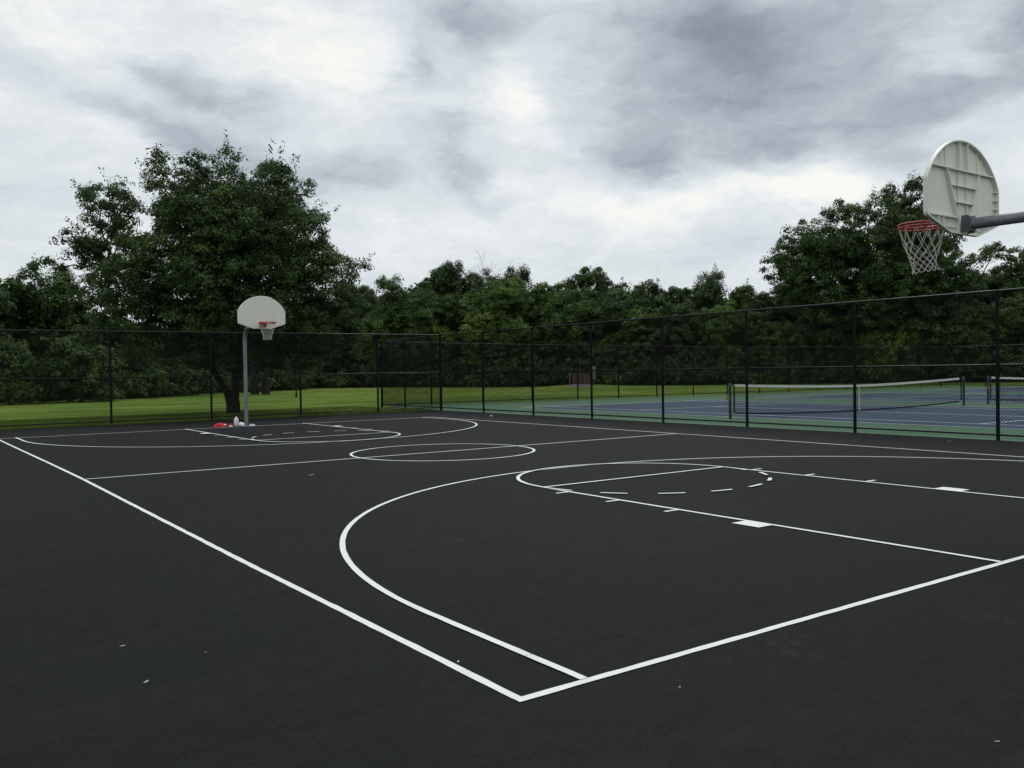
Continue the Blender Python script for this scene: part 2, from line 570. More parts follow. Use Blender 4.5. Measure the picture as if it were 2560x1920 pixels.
M_GRASS = mat_leaf('grass_blades', (0.035, 0.065, 0.012), (0.07, 0.115, 0.02), (0.13, 0.17, 0.04), 0.25, 0.9)
M_WEED = mat_leaf('dry_tall_weeds', (0.045, 0.06, 0.018), (0.10, 0.10, 0.035), (0.19, 0.14, 0.06), 0.2, 0.4)
LEAF = [
    mat_leaf('leaf_dark', (0.0188, 0.0396, 0.0164), (0.0377, 0.0724, 0.0254), (0.0727, 0.1176, 0.0418), 0.15),
    mat_leaf('leaf_mid', (0.0277, 0.0562, 0.0187), (0.0523, 0.0967, 0.0279), (0.1015, 0.1590, 0.0466), 0.15),
    mat_leaf('leaf_light', (0.0370, 0.0714, 0.0211), (0.0737, 0.1292, 0.0327), (0.1375, 0.2042, 0.0558), 0.18),
    mat_leaf('leaf_yellow', (0.0517, 0.0904, 0.0202), (0.1121, 0.1720, 0.0356), (0.1868, 0.2480, 0.0590), 0.18),
    mat_leaf('leaf_big_tree', (0.0187, 0.0405, 0.0157), (0.0422, 0.0798, 0.0272), (0.0845, 0.1311, 0.0456), 0.18),
]

# ------------------------------------------------------------------ ground
def sheet(name, x0, x1, y0, y1, z, mat, nx=1, ny=1):
    V, F = [], []
    for j in range(ny + 1):
        for i in range(nx + 1):
            V.append((x0 + (x1 - x0) * i / nx, y0 + (y1 - y0) * j / ny, z))
    for j in range(ny):
        for i in range(nx):
            a = j * (nx + 1) + i
            F.append((a, a + 1, a + nx + 2, a + nx + 1))
    return MB().add(V, F).build(name, mat)


def poly(name, pts, z, mat, mb=None):
    m = mb or MB()
    m.add([(x, y, z) for x, y in pts], [tuple(range(len(pts)))])
    return m if mb else m.build(name, mat)


tag(sheet('lawn', -900, 900, -900, 900, -0.03, M_LAWN), kind='structure')
tag(sheet('asphalt', -22, 16.22, -26, 27.72, 0.0, M_ASPH), kind='structure')


def tsk(x, y):
    """tennis grounds run very slightly skew to the basketball court"""
    return (x, y - 0.075 * (x - 19.6))


tag(poly('tennis_surround', [(16.222, -14), (58.6, -14), (58.2, 29.2), (40, 30.35), (28, 31.9), (16.5, 33.1), (16.222, 27.9)], -0.004, M_GREEN),
    kind='structure')
# low mound with a path under the far notice board
V, F = [], []
nr, na = 8, 28
for i in range(nr + 1):
    rr = i / nr
    for j in range(na):
        a = 2 * PI * j / na
        V.append((50.9 + math.cos(a) * 5.5 * rr, 59.7 + math.sin(a) * 4.2 * rr, -0.035 + 0.22 * (0.5 + 0.5 * math.cos(PI * rr))))
for i in range(nr):
    for j in range(na):
        k = (j + 1) % na
        F.append((i * na + j, i * na + k, (i + 1) * na + k, (i + 1) * na + j))
tag(MB().add(V, F, True).build('grassy_mound', M_LAWN), kind='structure')
pv = []
for t_ in np.linspace(0, 1, 8):
    cx, cy = 50.4 - 2.6 * t_, 59.3 - 2.7 * t_
    rr = math.hypot((cx - 50.9) / 5.5, (cy - 59.7) / 4.2)
    zz = -0.035 + 0.22 * (0.5 + 0.5 * math.cos(PI * min(rr, 1))) + 0.03
    wd = 0.65
    pv += [(cx - wd, cy + wd, zz), (cx + wd, cy - wd, zz)]
tag(MB().add(pv, [(2 * i, 2 * i + 1, 2 * i + 3, 2 * i + 2) for i in range(7)]).build('path', M_PATH), kind='structure')

# ------------------------------------------------------------------ basketball markings
CW, CL, XC, R3, FT, RK, BASK = 13.17, 23.235, 6.585, 6.162, 6.024, 1.83, 1.60
LW = 0.052
rs = random.Random(5)
_zc = [0.004]
lines = MB()


def strip(P, wd=LW, closed=False, jit=0.0016, step=0.12):
    """painted strip following the polyline P (2-D), with slightly uneven edges"""
    Q = [np.array(P[0], float)]
    for a, b in zip(P[:-1], P[1:]):
        a, b = np.array(a, float), np.array(b, float)
        n = max(1, int(np.linalg.norm(b - a) / step))
        for i in range(1, n + 1):
            Q.append(a + (b - a) * i / n)
    Q = np.array(Q)
    T = np.gradient(Q, axis=0)
    if closed:
        T[0] = T[-1] = Q[1] - Q[-2]
    T /= np.linalg.norm(T, axis=1)[:, None]
    N = np.stack([-T[:, 1], T[:, 0]], 1)
    V = []
    z = _zc[0]
    _zc[0] += 0.0006
    for q, n in zip(Q, N):
        a = wd / 2 + rs.gauss(0, jit)
        b = wd / 2 + rs.gauss(0, jit)
        V += [(*(q + n * a), z), (*(q - n * b), z)]
    if closed:
        V[-2:] = V[:2]
    lines.add(V, [(2 * i, 2 * i + 1, 2 * i + 3, 2 * i + 2) for i in range(len(Q) - 1)])


h = LW / 2
# measured positions: the left sideline sags a few cm, as the painters left it
strip([(-0.0, -h), (0.0, 4), (0.03, 8), (0.06, 11.6), (0.05, 15), (0.02, 19), (0.0, CL - h)])
strip([(CW, -h), (CW, CL - h)])
strip([(-h, 0), (CW + h, 0)])
strip([(-h, CL), (CW + h, CL)])
strip([(h, CL / 2), (CW - h, CL / 2)])
arc = lambda cx, cy, r, a0, a1, n: [(cx + r * math.cos(math.radians(a0 + (a1 - a0) * i / n)), cy + r * math.sin(math.radians(a0 + (a1 - a0) * i / n))) for i in range(n + 1)]
strip(arc(XC, CL / 2, RK - h, 0, 360, 90), closed=True, jit=0.001)
for end in (0, 1):
    fy = (lambda y: y) if end == 0 else (lambda y: CL - y)
    mp_ = lambda P: [(x, fy(y)) for x, y in P]
    strip(mp_([(XC - R3, h), (XC - R3, BASK)] + arc(XC, BASK, R3, 180, 0, 150)[1:-1] + [(XC + R3, BASK), (XC + R3, h)]), jit=0.001)
    for sg in (-1, 1):
        strip(mp_([(XC + sg * (RK - h), h), (XC + sg * (RK - h), FT)]))
        xo = XC + sg * RK
        # block and three rebound marks outside the lane line
        strip(mp_([(xo + sg * 0.104, 2.235), (xo + sg * 0.104, 2.575)]), 0.208, jit=0.002)
        for yy in (3.53, 4.50, 5.46):
            strip(mp_([(xo, yy), (xo + sg * 0.20, yy)]), 0.05)
    strip(mp_([(XC - RK, FT), (XC + RK, FT)]))
    strip(mp_(arc(XC, FT, RK - h, -16.5, 196.5, 60)), jit=0.001)
    for a0, a1 in ((-150, -139), (-127, -116), (-104.5, -94), (-83, -72), (-60, -50), (-39, -28.3)):
        strip(mp_(arc(XC, FT, RK + 0.0, a0, a1, 5)), jit=0.001)
tag(lines.build('court_lines', M_LINE), kind='structure')
# hairline crack that crosses the near corner, over paint and asphalt alike
cr = [(-3.2, 0.62), (-2.2, 0.38), (-1.31, 0.40), (-0.9, 0.33), (-0.44, 0.41), (-0.02, 0.47), (0.34, 0.47), (0.45, 0.46), (0.79, 0.5), (1.25, 0.48), (1.94, 0.45), (2.74, 0.42), (3.78, 0.59), (5.0, 0.52)]
Q = []
for a, b in zip(cr[:-1], cr[1:]):
    for i in range(14):
        t_ = i / 14
        Q.append((a[0] + (b[0] - a[0]) * t_ + rs.gauss(0, 0.004), a[1] + (b[1] - a[1]) * t_ + rs.gauss(0, 0.007)))
V = []
for (x, y) in Q:
    wdt = 0.0011 + 0.0012 * rs.random()
    V += [(x, y + wdt, 0.024), (x, y - wdt, 0.024)]
tag(MB().add(V, [(2 * i, 2 * i + 1, 2 * i + 3, 2 * i + 2) for i in range(len(Q) - 1)]).build('asphalt_crack', M_CRACK), kind='structure')

# ------------------------------------------------------------------ tennis courts
blue, tl = MB(), MB()
tz = [0.006]


def tline(a, b, wd=0.065):
    a, b = np.array(tsk(*a)), np.array(tsk(*b))
    t = (b - a) / np.linalg.norm(b - a)
    n = np.array([-t[1], t[0]]) * wd / 2
    z = tz[0]
    tz[0] += 0.0007
    tl.add([(*(a + n), z), (*(a - n), z), (*(b - n), z), (*(b + n), z)], [(0, 1, 2, 3)])


NY = 14.72
for (xa, xb) in ((19.55, 29.9), (33.3, 43.7), (47.0, 57.0)):
    ya, yb = NY - 11.88, NY + 11.88
    poly(None, [tsk(xa, ya), tsk(xb, ya), tsk(xb, yb), tsk(xa, yb)], 0.001, M_BLUE, blue)
    i_ = 1.33
    for x in (xa, xb):
        tline((x, ya), (x, yb))
    for x in (xa + i_, xb - i_):
        tline((x, ya), (x, yb))
    tline((xa, ya), (xb, ya), 0.08)
    tline((xa, yb), (xb, yb), 0.08)
    tline((xa + i_, NY - 6.4), (xb - i_, NY - 6.4))
    tline((xa + i_, NY + 6.4), (xb - i_, NY + 6.4))
    tline(((xa + xb) / 2, NY - 6.4), ((xa + xb) / 2, NY + 6.4))
tag(blue.build('tennis_court_surface', M_BLUE), kind='structure')
tag(tl.build('tennis_court_lines', M_TLINE), kind='structure')


def tennis_net(x0, x1, label):
    p0 = np.array([*tsk(x0, NY), 0.0])
    p1 = np.array([*tsk(x1, NY), 0.0])
    L_ = np.linalg.norm(p1 - p0)
    d = (p1 - p0) / L_
    r = empty('tennis_net', p0, label, 'tennis net', 'tennis nets')
    P = lambda s, z: np.array([d[0] * s, d[1] * s, z])
    for s in (0.0, L_):
        b = MB().tube([P(s, 0), P(s, 1.06)], 0.045, 14)
        b.tube([P(s, 1.06), P(s, 1.075)], [0.045, 0.02], 14)
        po = b.build('post', M_DKPOST, r)
        if s == 0:
            q = MB().obox(P(-0.075, 0.62), d, (0, 0, 1), (-d[1], d[0], 0), 0.03, 0.05, 0.035)
            q.tube([P(-0.105, 0.62), P(-0.17, 0.66), P(-0.17, 0.74)], 0.009, 8)
            q.build('winder', M_BRASS, po)
    a, e = 0.17, L_ - 0.17
    top = lambda s: 0.914 + (1.055 - 0.914) * (abs(2 * (s - a) / (e - a) - 1)) ** 1.6
    bot = lambda s: 0.035 + 0.13 * (abs(2 * (s - a) / (e - a) - 1)) ** 2.5
    S = np.linspace(a, e, 280)
    A = [P(s, bot(s)) for s in S]
    B = [P(s, top(s) - 0.05) for s in S]
    R_ = [rods(A, B, 0.0017)]
    for k in range(21):
        q = np.array([P(s, bot(s) + (top(s) - 0.05 - bot(s)) * k / 21) for s in S[::4]])
        R_.append(rods(q[:-1], q[1:], 0.0017))
    fast_mesh('net_mesh', np.concatenate(R_), 4, M_NETB, r)
    nn = np.array([-d[1], d[0], 0]) * 0.009
    b = MB()
    V = []
    SS = S[::6]
    for s in SS:
        V += [P(s, top(s)) + nn, P(s, top(s) - 0.075) + nn, P(s, top(s) - 0.075) - nn, P(s, top(s)) - nn]
    F = []
    for i in range(len(SS) - 1):
        for j in range(4):
            k = (j + 1) % 4
            F.append((4 * i + j, 4 * i + 4 + j, 4 * i + 4 + k, 4 * i + k))
    b.add(V, F)
    b.build('head_band', M_BAND, r)
    V = []
    for s in SS:
        V += [P(s, bot(s) + 0.022) + nn, P(s, bot(s) - 0.022) + nn, P(s, bot(s) - 0.022) - nn, P(s, bot(s) + 0.022) - nn]
    MB().add(V, F).build('bottom_band', M_NETB, r)
    for s in (a, e):
        MB().obox(P(s, (top(s) + bot(s)) / 2), d, (-d[1], d[0], 0), (0, 0, 1), 0.025, 0.012, (top(s) - bot(s)) / 2 - 0.03).build('side_band', M_NETB, r)
        s2 = 0.0 if s == a else L_
        MB().tube([P(s2, 1.04), P(s, top(s) - 0.02)], 0.005, 6).build('cable', M_WIRE, r)
    m_ = (a + e) / 2
    MB().obox(P(m_, 0.45), d, (-d[1], d[0], 0), (0, 0, 1), 0.012, 0.013, 0.452).build('centre_strap', M_BAND, r)
    return r


tennis_net(18.79, 30.95, 'nearer tennis net with sagging white band, seen whole behind the chain-link fence')
tennis_net(32.55, 44.75, 'farther tennis net, cut off by the right edge of the picture')


# ------------------------------------------------------------------ chain-link fences
def mesh_panel(a, b, ha, hb, zb=0.03, pitch=0.0707, wr=0.0021):
    """diamond wire between plan points a and b, as straight woven rods"""
    a, b = np.array(a, float), np.array(b, float)
    L_ = np.linalg.norm(b - a)
    d = (b - a) / L_
    nrm = np.array([-d[1], d[0]])
    H = min(ha, hb) - zb if abs(ha - hb) < 1e-6 else None
    out = []
    for sg in (1, -1):
        hm = max(ha, hb)
        n0 = int(math.ceil(hm / pitch)) + 1
        P0, P1 = [], []
        for k in range(-n0, int(L_ / pitch) + n0):
            s0 = k * pitch if sg == 1 else k * pitch
            # line: s = s0 + sg*(z-zb)
            # clip to 0<=s<=L, zb<=z<=top(s)
            t0, t1 = 0.0, hm
            if sg == 1:
                t0 = max(t0, -s0)
                t1 = min(t1, L_ - s0)
            else:
                t0 = max(t0, s0 - L_)
                t1 = min(t1, s0)
            if t1 <= t0:
                continue
            # top clip
            sl = (hb - ha) / L_
            tt = (ha - zb + sl * s0) / (1 - sl * sg)
            t1 = min(t1, tt)
            if t1 <= t0 + 0.01:
                continue
            o = 0.002 * sg
            for t_, lst in ((t0, P0), (t1, P1)):
                s = s0 + sg * t_
                lst.append((a[0] + d[0] * s + nrm[0] * o, a[1] + d[1] * s + nrm[1] * o, zb + t_))
        out.append(rods(P0, P1, wr))
    return np.concatenate(out)


def pipe(name, pts, r, parent, org, mat=None):
    o = MB().tube(np.array(pts, float) - org, r, 10).build(name, mat or M_RAIL, parent)
    return o


def fence(label, posts, corners=(), height=lambda x, y: 3.08, mid=lambda x, y: 1.55, offs=(0, 0), drop_first=False, wr=0.0021, tie=True):
    """posts: plan points in order; rails follow them, wire hangs on the near side"""
    org = np.array([posts[0][0], posts[0][1], 0.0])
    r = empty('chain_link_fence', org, label, 'fence', 'chain-link fences')
    for i, (x, y) in enumerate(posts):
        if drop_first and i == 0:
            continue
        H = height(x, y)
        big = i in corners
        rad = 0.054 if big else 0.037
        b = MB().tube([(x - org[0], y - org[1], -0.03), (x - org[0], y - org[1], H - 0.02 + (0.05 if big else 0))], rad, 12)
        zt = H - 0.02 + (0.05 if big else 0)
        b.revolve([(rad + 0.006, zt - 0.03), (rad + 0.006, zt), (rad, zt + 0.025), (0.012, zt + 0.045)], 12, (x - org[0], y - org[1], 0))
        if big:
            for k in range(9):
                z = 0.25 + k * 0.33
                b.tube([(x - org[0], y - org[1], z), (x - org[0], y - org[1], z + 0.02)], rad + 0.006, 12)
        b.build('post', M_BLACK, r)
    top = [(x, y, height(x, y)) for x, y in posts]
    md = [(x, y, mid(x, y)) for x, y in posts]
    bt = [(x, y, 0.11) for x, y in posts]
    pipe('top_rail', top, 0.022, r, org)
    pipe('middle_rail', md, 0.021, r, org)
    pipe('bottom_rail', bt, 0.021, r, org)
    parts = []
    for a, b in zip(posts[:-1], posts[1:]):
        a2 = (a[0] + offs[0] - org[0], a[1] + offs[1] - org[1])
        b2 = (b[0] + offs[0] - org[0], b[1] + offs[1] - org[1])
        parts.append(mesh_panel(a2, b2, height(*a), height(*b), wr=wr))
    fast_mesh('wire_mesh', np.concatenate(parts), 4, M_WIRE, r)
    return r


# between the basketball court and the tennis courts
BY = [27.8, 24.66, 21.5, 18.35, 15.15, 12.05, 8.85, 5.56, 2.4, -0.75, -3.9, -7.05]
fence('long black chain-link fence between the basketball court and the blue tennis courts',
      [(16.27, y) for y in BY], corners=(0,), offs=(-0.03, 0), wr=0.0041)
# behind the far hoop
AX = [16.27, 13.42, 10.25, 6.98, 3.72, 0.45, -2.8, -6.1, -9.4, -12.7]
fence('black chain-link fence behind the far hoop, with grass and the big tree behind it',
      [(x, 27.8 + 0.012 * (16.27 - x)) for x in AX], offs=(0, -0.03), drop_first=True, wr=0.0041)
# around the far side of the tennis courts
CP = [(16.27, 27.8), (16.3, 30.9), (16.35, 33.2), (18.84, 32.95), (21.6, 32.7), (24.4, 32.4), (27.16, 32.1), (29.6, 31.65), (32.1, 31.3), (34.7, 31.05), (37.2, 30.75),
      (39.6, 30.4), (42.0, 30.15), (44.7, 30.0), (47.5, 29.9), (50.4, 29.85), (53.2, 29.75), (55.6, 29.6), (57.6, 29.3), (57.55, 26.2), (57.5, 23.1), (57.45, 20.0), (57.4, 16.9), (57.4, 13.8), (57.4, 10.7)]
ch = lambda x, y: max(2.72, 3.08 - 0.0145 * max(0, x - 16.3) - (0.10 if y > 31.9 else 0.02 * max(0, y - 27.8)))
fence('distant black chain-link fence enclosing the far side of the tennis courts',
      CP, corners=(2, 18), height=lambda x, y: 3.08 if (y < 28 and x < 17) else ch(x, y), mid=lambda x, y: 1.5, drop_first=True, wr=0.0041)


# ------------------------------------------------------------------ basketball hoops
def hoop(org, face, label, netskew=(0, 0), seed=1, wx=0.0):
    """org: ground point of the pole; face=+1 when the board looks towards +Y"""
    r = empty('basketball_hoop', (org[0], org[1], 0), label, 'basketball hoop', 'basketball hoops', rz=0 if face > 0 else PI)
    rr = random.Random(seed)
    # local frame: board looks towards +y. pole at origin
    YB, ZB, ZT = 1.49, 2.92, 3.88      # back of board, bottom, top
    YF = YB + 0.055
    ZA = 3.02
    R0 = 0.40
    pts = [(0, 0, -0.05), (0, 0, 0.5), (0, 0, 1.2), (0, 0, 2.0), (0, 0, ZA - R0)]
    for k in range(1, 11):
        a = PI / 2 * k / 10
        pts.append((0, R0 - R0 * math.cos(a), ZA - R0 + R0 * math.sin(a)))
    pts += [(0, 0.8, ZA), (0, YB - 0.075, ZA)]
    MB().tube(pts, 0.057, 24).build('pole', M_GALV, r)
    # mounting bracket at the end of the arm
    b = MB()
    b.box(-0.062, 0.062, YB - 0.078, YB - 0.062, ZA - 0.068, ZA + 0.075)
    b.box(-0.066, -0.056, YB - 0.062, YB + 0.012, ZA - 0.085, ZA + 0.09)
    b.box(0.056, 0.066, YB - 0.062, YB + 0.012, ZA - 0.085, ZA + 0.09)
    b.build('bracket', M_BRK, r)
    # outline of the fan-shaped board (x, z)
    hw, zc0, zc1 = 0.71, 3.10, 3.435
    out = [(-0.27, ZB), (0.27, ZB)]
    for k in range(5):
        a = -PI / 3 + (PI / 3 + 0.0) * k / 4
        out.append((hw - 0.05 + 0.05 * math.cos(a), zc0 + 0.05 * math.sin(a)))
    hcap = ZT - zc1
    Rc = (hw * hw + hcap * hcap) / (2 * hcap)
    th = math.asin(hw / Rc)
    n = 32
    for k in range(n + 1):
        a = th - 2 * th * k / n
        out.append((Rc * math.sin(a), ZT - Rc + Rc * math.cos(a)))
    for k in range(5):
        a = PI + (PI / 3) * k / 4
        out.append((-hw + 0.05 + 0.05 * math.cos(a), zc0 + 0.05 * math.sin(a)))
    m = len(out)
    inner = []
    cx, cz = 0, 3.35
    arr = np.array(out)
    # inset outline for the flange
    nx_ = []
    for i in range(m):
        p, q, s_ = arr[i - 1], arr[i], arr[(i + 1) % m]
        e1 = (q - p) / (np.linalg.norm(q - p) + 1e-9)
        e2 = (s_ - q) / (np.linalg.norm(s_ - q) + 1e-9)
        nn = np.array([-(e1[1] + e2[1]), e1[0] + e2[0]])
        nn /= np.linalg.norm(nn)
        nx_.append(nn)
    ins = arr + np.array(nx_) * 0.013
    # shell: front face, outer wall, rim of the flange, inner wall, recessed back
    fb = 0.050
    rings = [(arr * 0 + arr + np.array(nx_) * 0.006, YF), (arr, YF - 0.006), (arr, YF - fb), (ins, YF - fb), (ins, YF - 0.009)]
    V = []
    for A_, y in rings:
        V += [(x, y, z) for x, z in A_]
    F = [tuple(range(m))]
    for k in range(4):
        for i in range(m):
            j = (i + 1) % m
            F.append((k * m + i, k * m + j, (k + 1) * m + j, (k + 1) * m + i))
    F.append(tuple(range(4 * m, 5 * m))[::-1])
    board = MB().add(V, F).build('backboard', M_BOARD, r)

    def top_at(x):
        return ZT - Rc + math.sqrt(Rc * Rc - x * x) - 0.012
    rb = MB()
    yb0, yb1 = YF - fb + 0.004, YF - 0.009

    def rib(x0, z0, x1, z1, t=0.006, d0=None):
        a, b_ = np.array([x0, 0, z0]), np.array([x1, 0, z1])
        dd = (b_ - a) / np.linalg.norm(b_ - a)
        n_ = np.cross(dd, (0, 1, 0))
        y0 = yb0 if d0 is None else d0
        c_ = (a + b_) / 2
        c_[1] = (y0 + yb1) / 2
        rb.obox(c_, dd, (0, 1, 0), n_, np.linalg.norm(b_ - a) / 2, (yb1 - y0) / 2, t)
    zr = 3.575
    hx = math.sqrt(Rc * Rc - (zr + 0.012 - ZT + Rc) ** 2)
    rib(-hx, zr, hx, zr)                         # upper cross rib
    rib(-0.64, 3.085, -0.10, 3.085)              # lower cross rib, two halves
    rib(0.10, 3.085, 0.64, 3.085)
    for sx in (-1, 1):
        rib(sx * 0.32, zr, sx * 0.115, 3.07)     # sides of the tapering centre
        rib(sx * 0.08, top_at(0.08), sx * 0.08, zr + 0.005)
        rib(sx * 0.08, zr - 0.005, sx * 0.08, 3.09, 0.004, yb0 + 0.018)
        rib(sx * 0.32, zr + 0.006, sx * 0.32, top_at(0.32), 0.004, yb0 + 0.028)
        rib(sx * 0.40, zr + 0.006, sx * 0.42, top_at(0.42), 0.004, yb0 + 0.03)
        rib(sx * 0.40, 3.08, sx * 0.40, 2.975, 0.004)
        rib(sx * 0.48, 3.08, sx * 0.48, 3.005, 0.004)
        rib(sx * 0.105, 3.08, sx * 0.105, 2.935)
        for zz in (3.15, 3.24, 3.33, 3.42):
            rib(sx * 0.655, zz, sx * 0.696, zz, 0.005)
    for zz in (3.41, 3.245):
        xx = 0.32 - (zr - zz) / (zr - 3.07) * 0.205
        rib(-xx, zz, xx, zz, 0.005)
    rib(-0.38, 2.985, -0.11, 2.985, 0.004, yb0 + 0.02)
    rib(0.11, 2.985, 0.38, 2.985, 0.004, yb0 + 0.02)
    rb.build('stiffening_ribs', M_BOARD, board)
    # rim
    YR, ZR, RR = YF + 0.425 - 0.01, 3.09, 0.235
    t = np.linspace(0, 2 * PI, 41)[:-1]
    b = MB()
    b.tube([(RR * math.cos(a), YR + RR * math.sin(a), ZR) for a in t], 0.0092, 8, closed=True)
    b.tube([(RR * math.cos(a), YR + RR * math.sin(a), ZR - 0.032) for a in t], 0.0082, 8, closed=True)
    for k in range(12):
        a = 2 * PI * (k + .5) / 12
        px, py = RR * math.cos(a), YR + RR * math.sin(a)
        b.tube([(px, py, ZR), (px, py, ZR - 0.028), (px * 0.985, YR + (py - YR) * 0.985, ZR - 0.048)], 0.004, 6)
    rim = b.build('rim', M_RIM, r)
    b = MB()
    b.box(-0.09, 0.09, YF + 0.001, YF + 0.009, ZR - 0.135, ZR + 0.012)
    b.box(-0.085, 0.085, YF + 0.009, YR - RR * 0.93, ZR - 0.010, ZR - 0.003)
    b.box(-0.085, -0.078, YF + 0.009, YF + 0.13, ZR - 0.11, ZR - 0.011)
    b.box(0.078, 0.085, YF + 0.009, YF + 0.13, ZR - 0.11, ZR - 0.011)
    b.tube([(-0.07, YF + 0.012, ZR - 0.125), (-0.15, YR - 0.06, ZR - 0.034)], 0.0065, 6)
    b.tube([(0.07, YF + 0.012, ZR - 0.125), (0.15, YR - 0.06, ZR - 0.034)], 0.0065, 6)
    b.build('rim_bracket', M_RIM, rim)
    # net: 12 loops, criss-crossing cords
    prof = [(0.0, 0.227), (0.150, 0.190), (0.222, 0.166), (0.275, 0.148), (0.320, 0.134), (0.360, 0.125), (0.398, 0.120), (0.432, 0.122), (0.465, 0.132)]
    zt = ZR - 0.045

    def npt(k, lev):
        dz, rad = prof[lev]
        a = 2 * PI * (k + .5) / 12
        ww = lev / 8.0
        jx, jy = rr.gauss(0, 0.004) * (lev > 0), rr.gauss(0, 0.004) * (lev > 0)
        return np.array([rad * math.cos(a) + jx + netskew[0] * ww ** 1.3, YR + rad * math.sin(a) + jy + netskew[1] * ww ** 1.3,
                         zt - dz + rr.gauss(0, 0.004) * (lev > 0) + wx * math.cos(a + 0.6) * ww])
    nodes = {}
    for lev in range(9):
        for k in range(12):
            kk = k + (0.5 if lev % 2 else 0.0)
            nodes[(lev, k)] = npt(kk, lev)
    b = MB()
    for lev in range(8):
        for k in range(12):
            if lev % 2 == 0:
                tg = (k, (k - 1) % 12)
            else:
                tg = (k, (k + 1) % 12)
            for g in tg:
                a_, c_ = nodes[(lev, k)], nodes[(lev + 1, g)]
                mid_ = (a_ + c_) / 2 + np.array([0, 0, -0.004])
                b.tube([a_, mid_, c_], 0.0027 if lev else 0.0029, 5, caps=False)
        if lev:
            for k in range(12):
                n_ = nodes[(lev, k)]
                b.tube([n_ + (0, 0, 0.008), n_ + (0, 0, -0.008)], 0.0052, 5)
    b.build('net', M_CORD, r)
    return r


hoop((6.60, -0.27), 1, 'near basketball hoop seen from behind, its pole outside the picture on the right', netskew=(0.015, -0.03), seed=3, wx=0.022)
hoop((6.68, 23.44), -1, 'far basketball hoop on a grey gooseneck pole, seen from the front', seed=8)


# ------------------------------------------------------------------ things left by the far pole
def cloth(name, c, sx, sy, hgt, mat, seed, label, cat, n=30, group=None, parent=None):
    rg = np.random.default_rng(seed)
    gx, gy = np.meshgrid(np.linspace(-1, 1, n), np.linspace(-1, 1, n))
    X = gx + 0.12 * np.sin(3 * gy + rg.uniform(0, 6)) + 0.06 * np.sin(8 * gy)
    Y = gy + 0.12 * np.sin(3.4 * gx + rg.uniform(0, 6)) + 0.06 * np.sin(7 * gx)
    rad = np.sqrt((X / 1.05) ** 2 + (Y / 1.05) ** 2)
    Z = np.clip(1 - rad ** 2.2, 0, 1) ** 0.5
    fold = 0
    for k in range(7):
        a = rg.uniform(0, PI)
        fold = fold + np.abs(np.sin((X * np.cos(a) + Y * np.sin(a)) * rg.uniform(3, 8) + rg.uniform(0, 6))) * rg.uniform(.5, 1)
    fold /= 7 * .75 * .64
    for k in range(3):
        bx, by = rg.uniform(-.6, .6, 2)
        Z = Z * (1 - .35 * np.exp(-((X - bx) ** 2 + (Y - by) ** 2) * 9))
    Z = Z * (0.35 + 0.65 * fold) * hgt
    # squash corners so the outline is not square
    m = np.maximum(np.abs(gx), np.abs(gy)) + 1e-9
    k = np.where(np.hypot(gx, gy) > 1e-6, m / np.hypot(gx, gy), 1)
    k = 0.35 + 0.65 * k
    V = np.stack([X * k * sx, Y * k * sy, Z + 0.006], -1).reshape(-1, 3)
    F = [(j * n + i, j * n + i + 1, (j + 1) * n + i + 1, (j + 1) * n + i) for j in range(n - 1) for i in range(n - 1)]
    nb = n * n
    V2 = V.copy()
    V2[:, 2] = 0.001
    border = [(i) for i in range(n)] + [(j * n + n - 1) for j in range(1, n)] + [((n - 1) * n + i) for i in range(n - 2, -1, -1)] + [j * n for j in range(n - 2, 0, -1)]
    VV = np.concatenate([V, V2[border]])
    for i in range(len(border)):
        j = (i + 1) % len(border)
        F.append((border[j], border[i], nb + i, nb + j))
    o = MB().add(VV, F, True).build(name, mat, parent, c)
    if label:
        tag(o, label, cat, group)
    return o


RV = np.array([0.813, -0.582])       # picture-right direction on the ground


def lp(x, y, s=0, t=0):
    return (x + RV[0] * s + 0.582 * t, y + RV[1] * s + 0.813 * t, 0.0)


g = cloth('crumpled_shirt', lp(6.02, 23.83), 0.20, 0.15, 0.105, M_RED, 4, 'bright red crumpled shirt on the asphalt beside the plastic jug', 'shirt')
g.rotation_euler = (0, 0, -0.5)
sl_ = cloth('sleeve', (0.27, 0.03, 0), 0.11, 0.10, 0.075, M_REDD, 9, None, None, 20, parent=g)
cloth('white_trim', (0.13, -0.075, 0.045), 0.035, 0.03, 0.03, M_WHITE, 12, None, None, 12, parent=g)
cloth('white_trim', (0.30, -0.055, 0.0), 0.05, 0.035, 0.03, M_WHITE, 13, None, None, 12, parent=g)

j = empty('plastic_jug', lp(6.50, 23.84), 'tall white translucent plastic jug standing left of the far pole', 'jug', rz=0.4)
b = MB().revolve([(0.050, 0.0), (0.062, 0.008), (0.064, 0.03), (0.061, 0.10), (0.063, 0.12), (0.062, 0.17), (0.056, 0.205), (0.040, 0.235), (0.026, 0.250), (0.022, 0.262)], 28, power=3.4)
b.build('body', M_JUG, j)
b = MB().revolve([(0.024, 0.262), (0.025, 0.264), (0.025, 0.285), (0.021, 0.290), (0.004, 0.291)], 20)
b.build('cap', M_CAP, j)
b = MB().tube([(0.020, 0.020, 0.245), (0.045, 0.045, 0.238), (0.060, 0.060, 0.20), (0.058, 0.058, 0.15), (0.046, 0.046, 0.125)], 0.009, 8)
b.build('handle', M_JUG, j)
g = cloth('white_towel', lp(6.67, 23.84), 0.105, 0.09, 0.10, M_WHITE, 21, 'white rumpled towel on the ground between the plastic jug and the far pole', 'towel')
g.rotation_euler = (0, 0, -0.6)
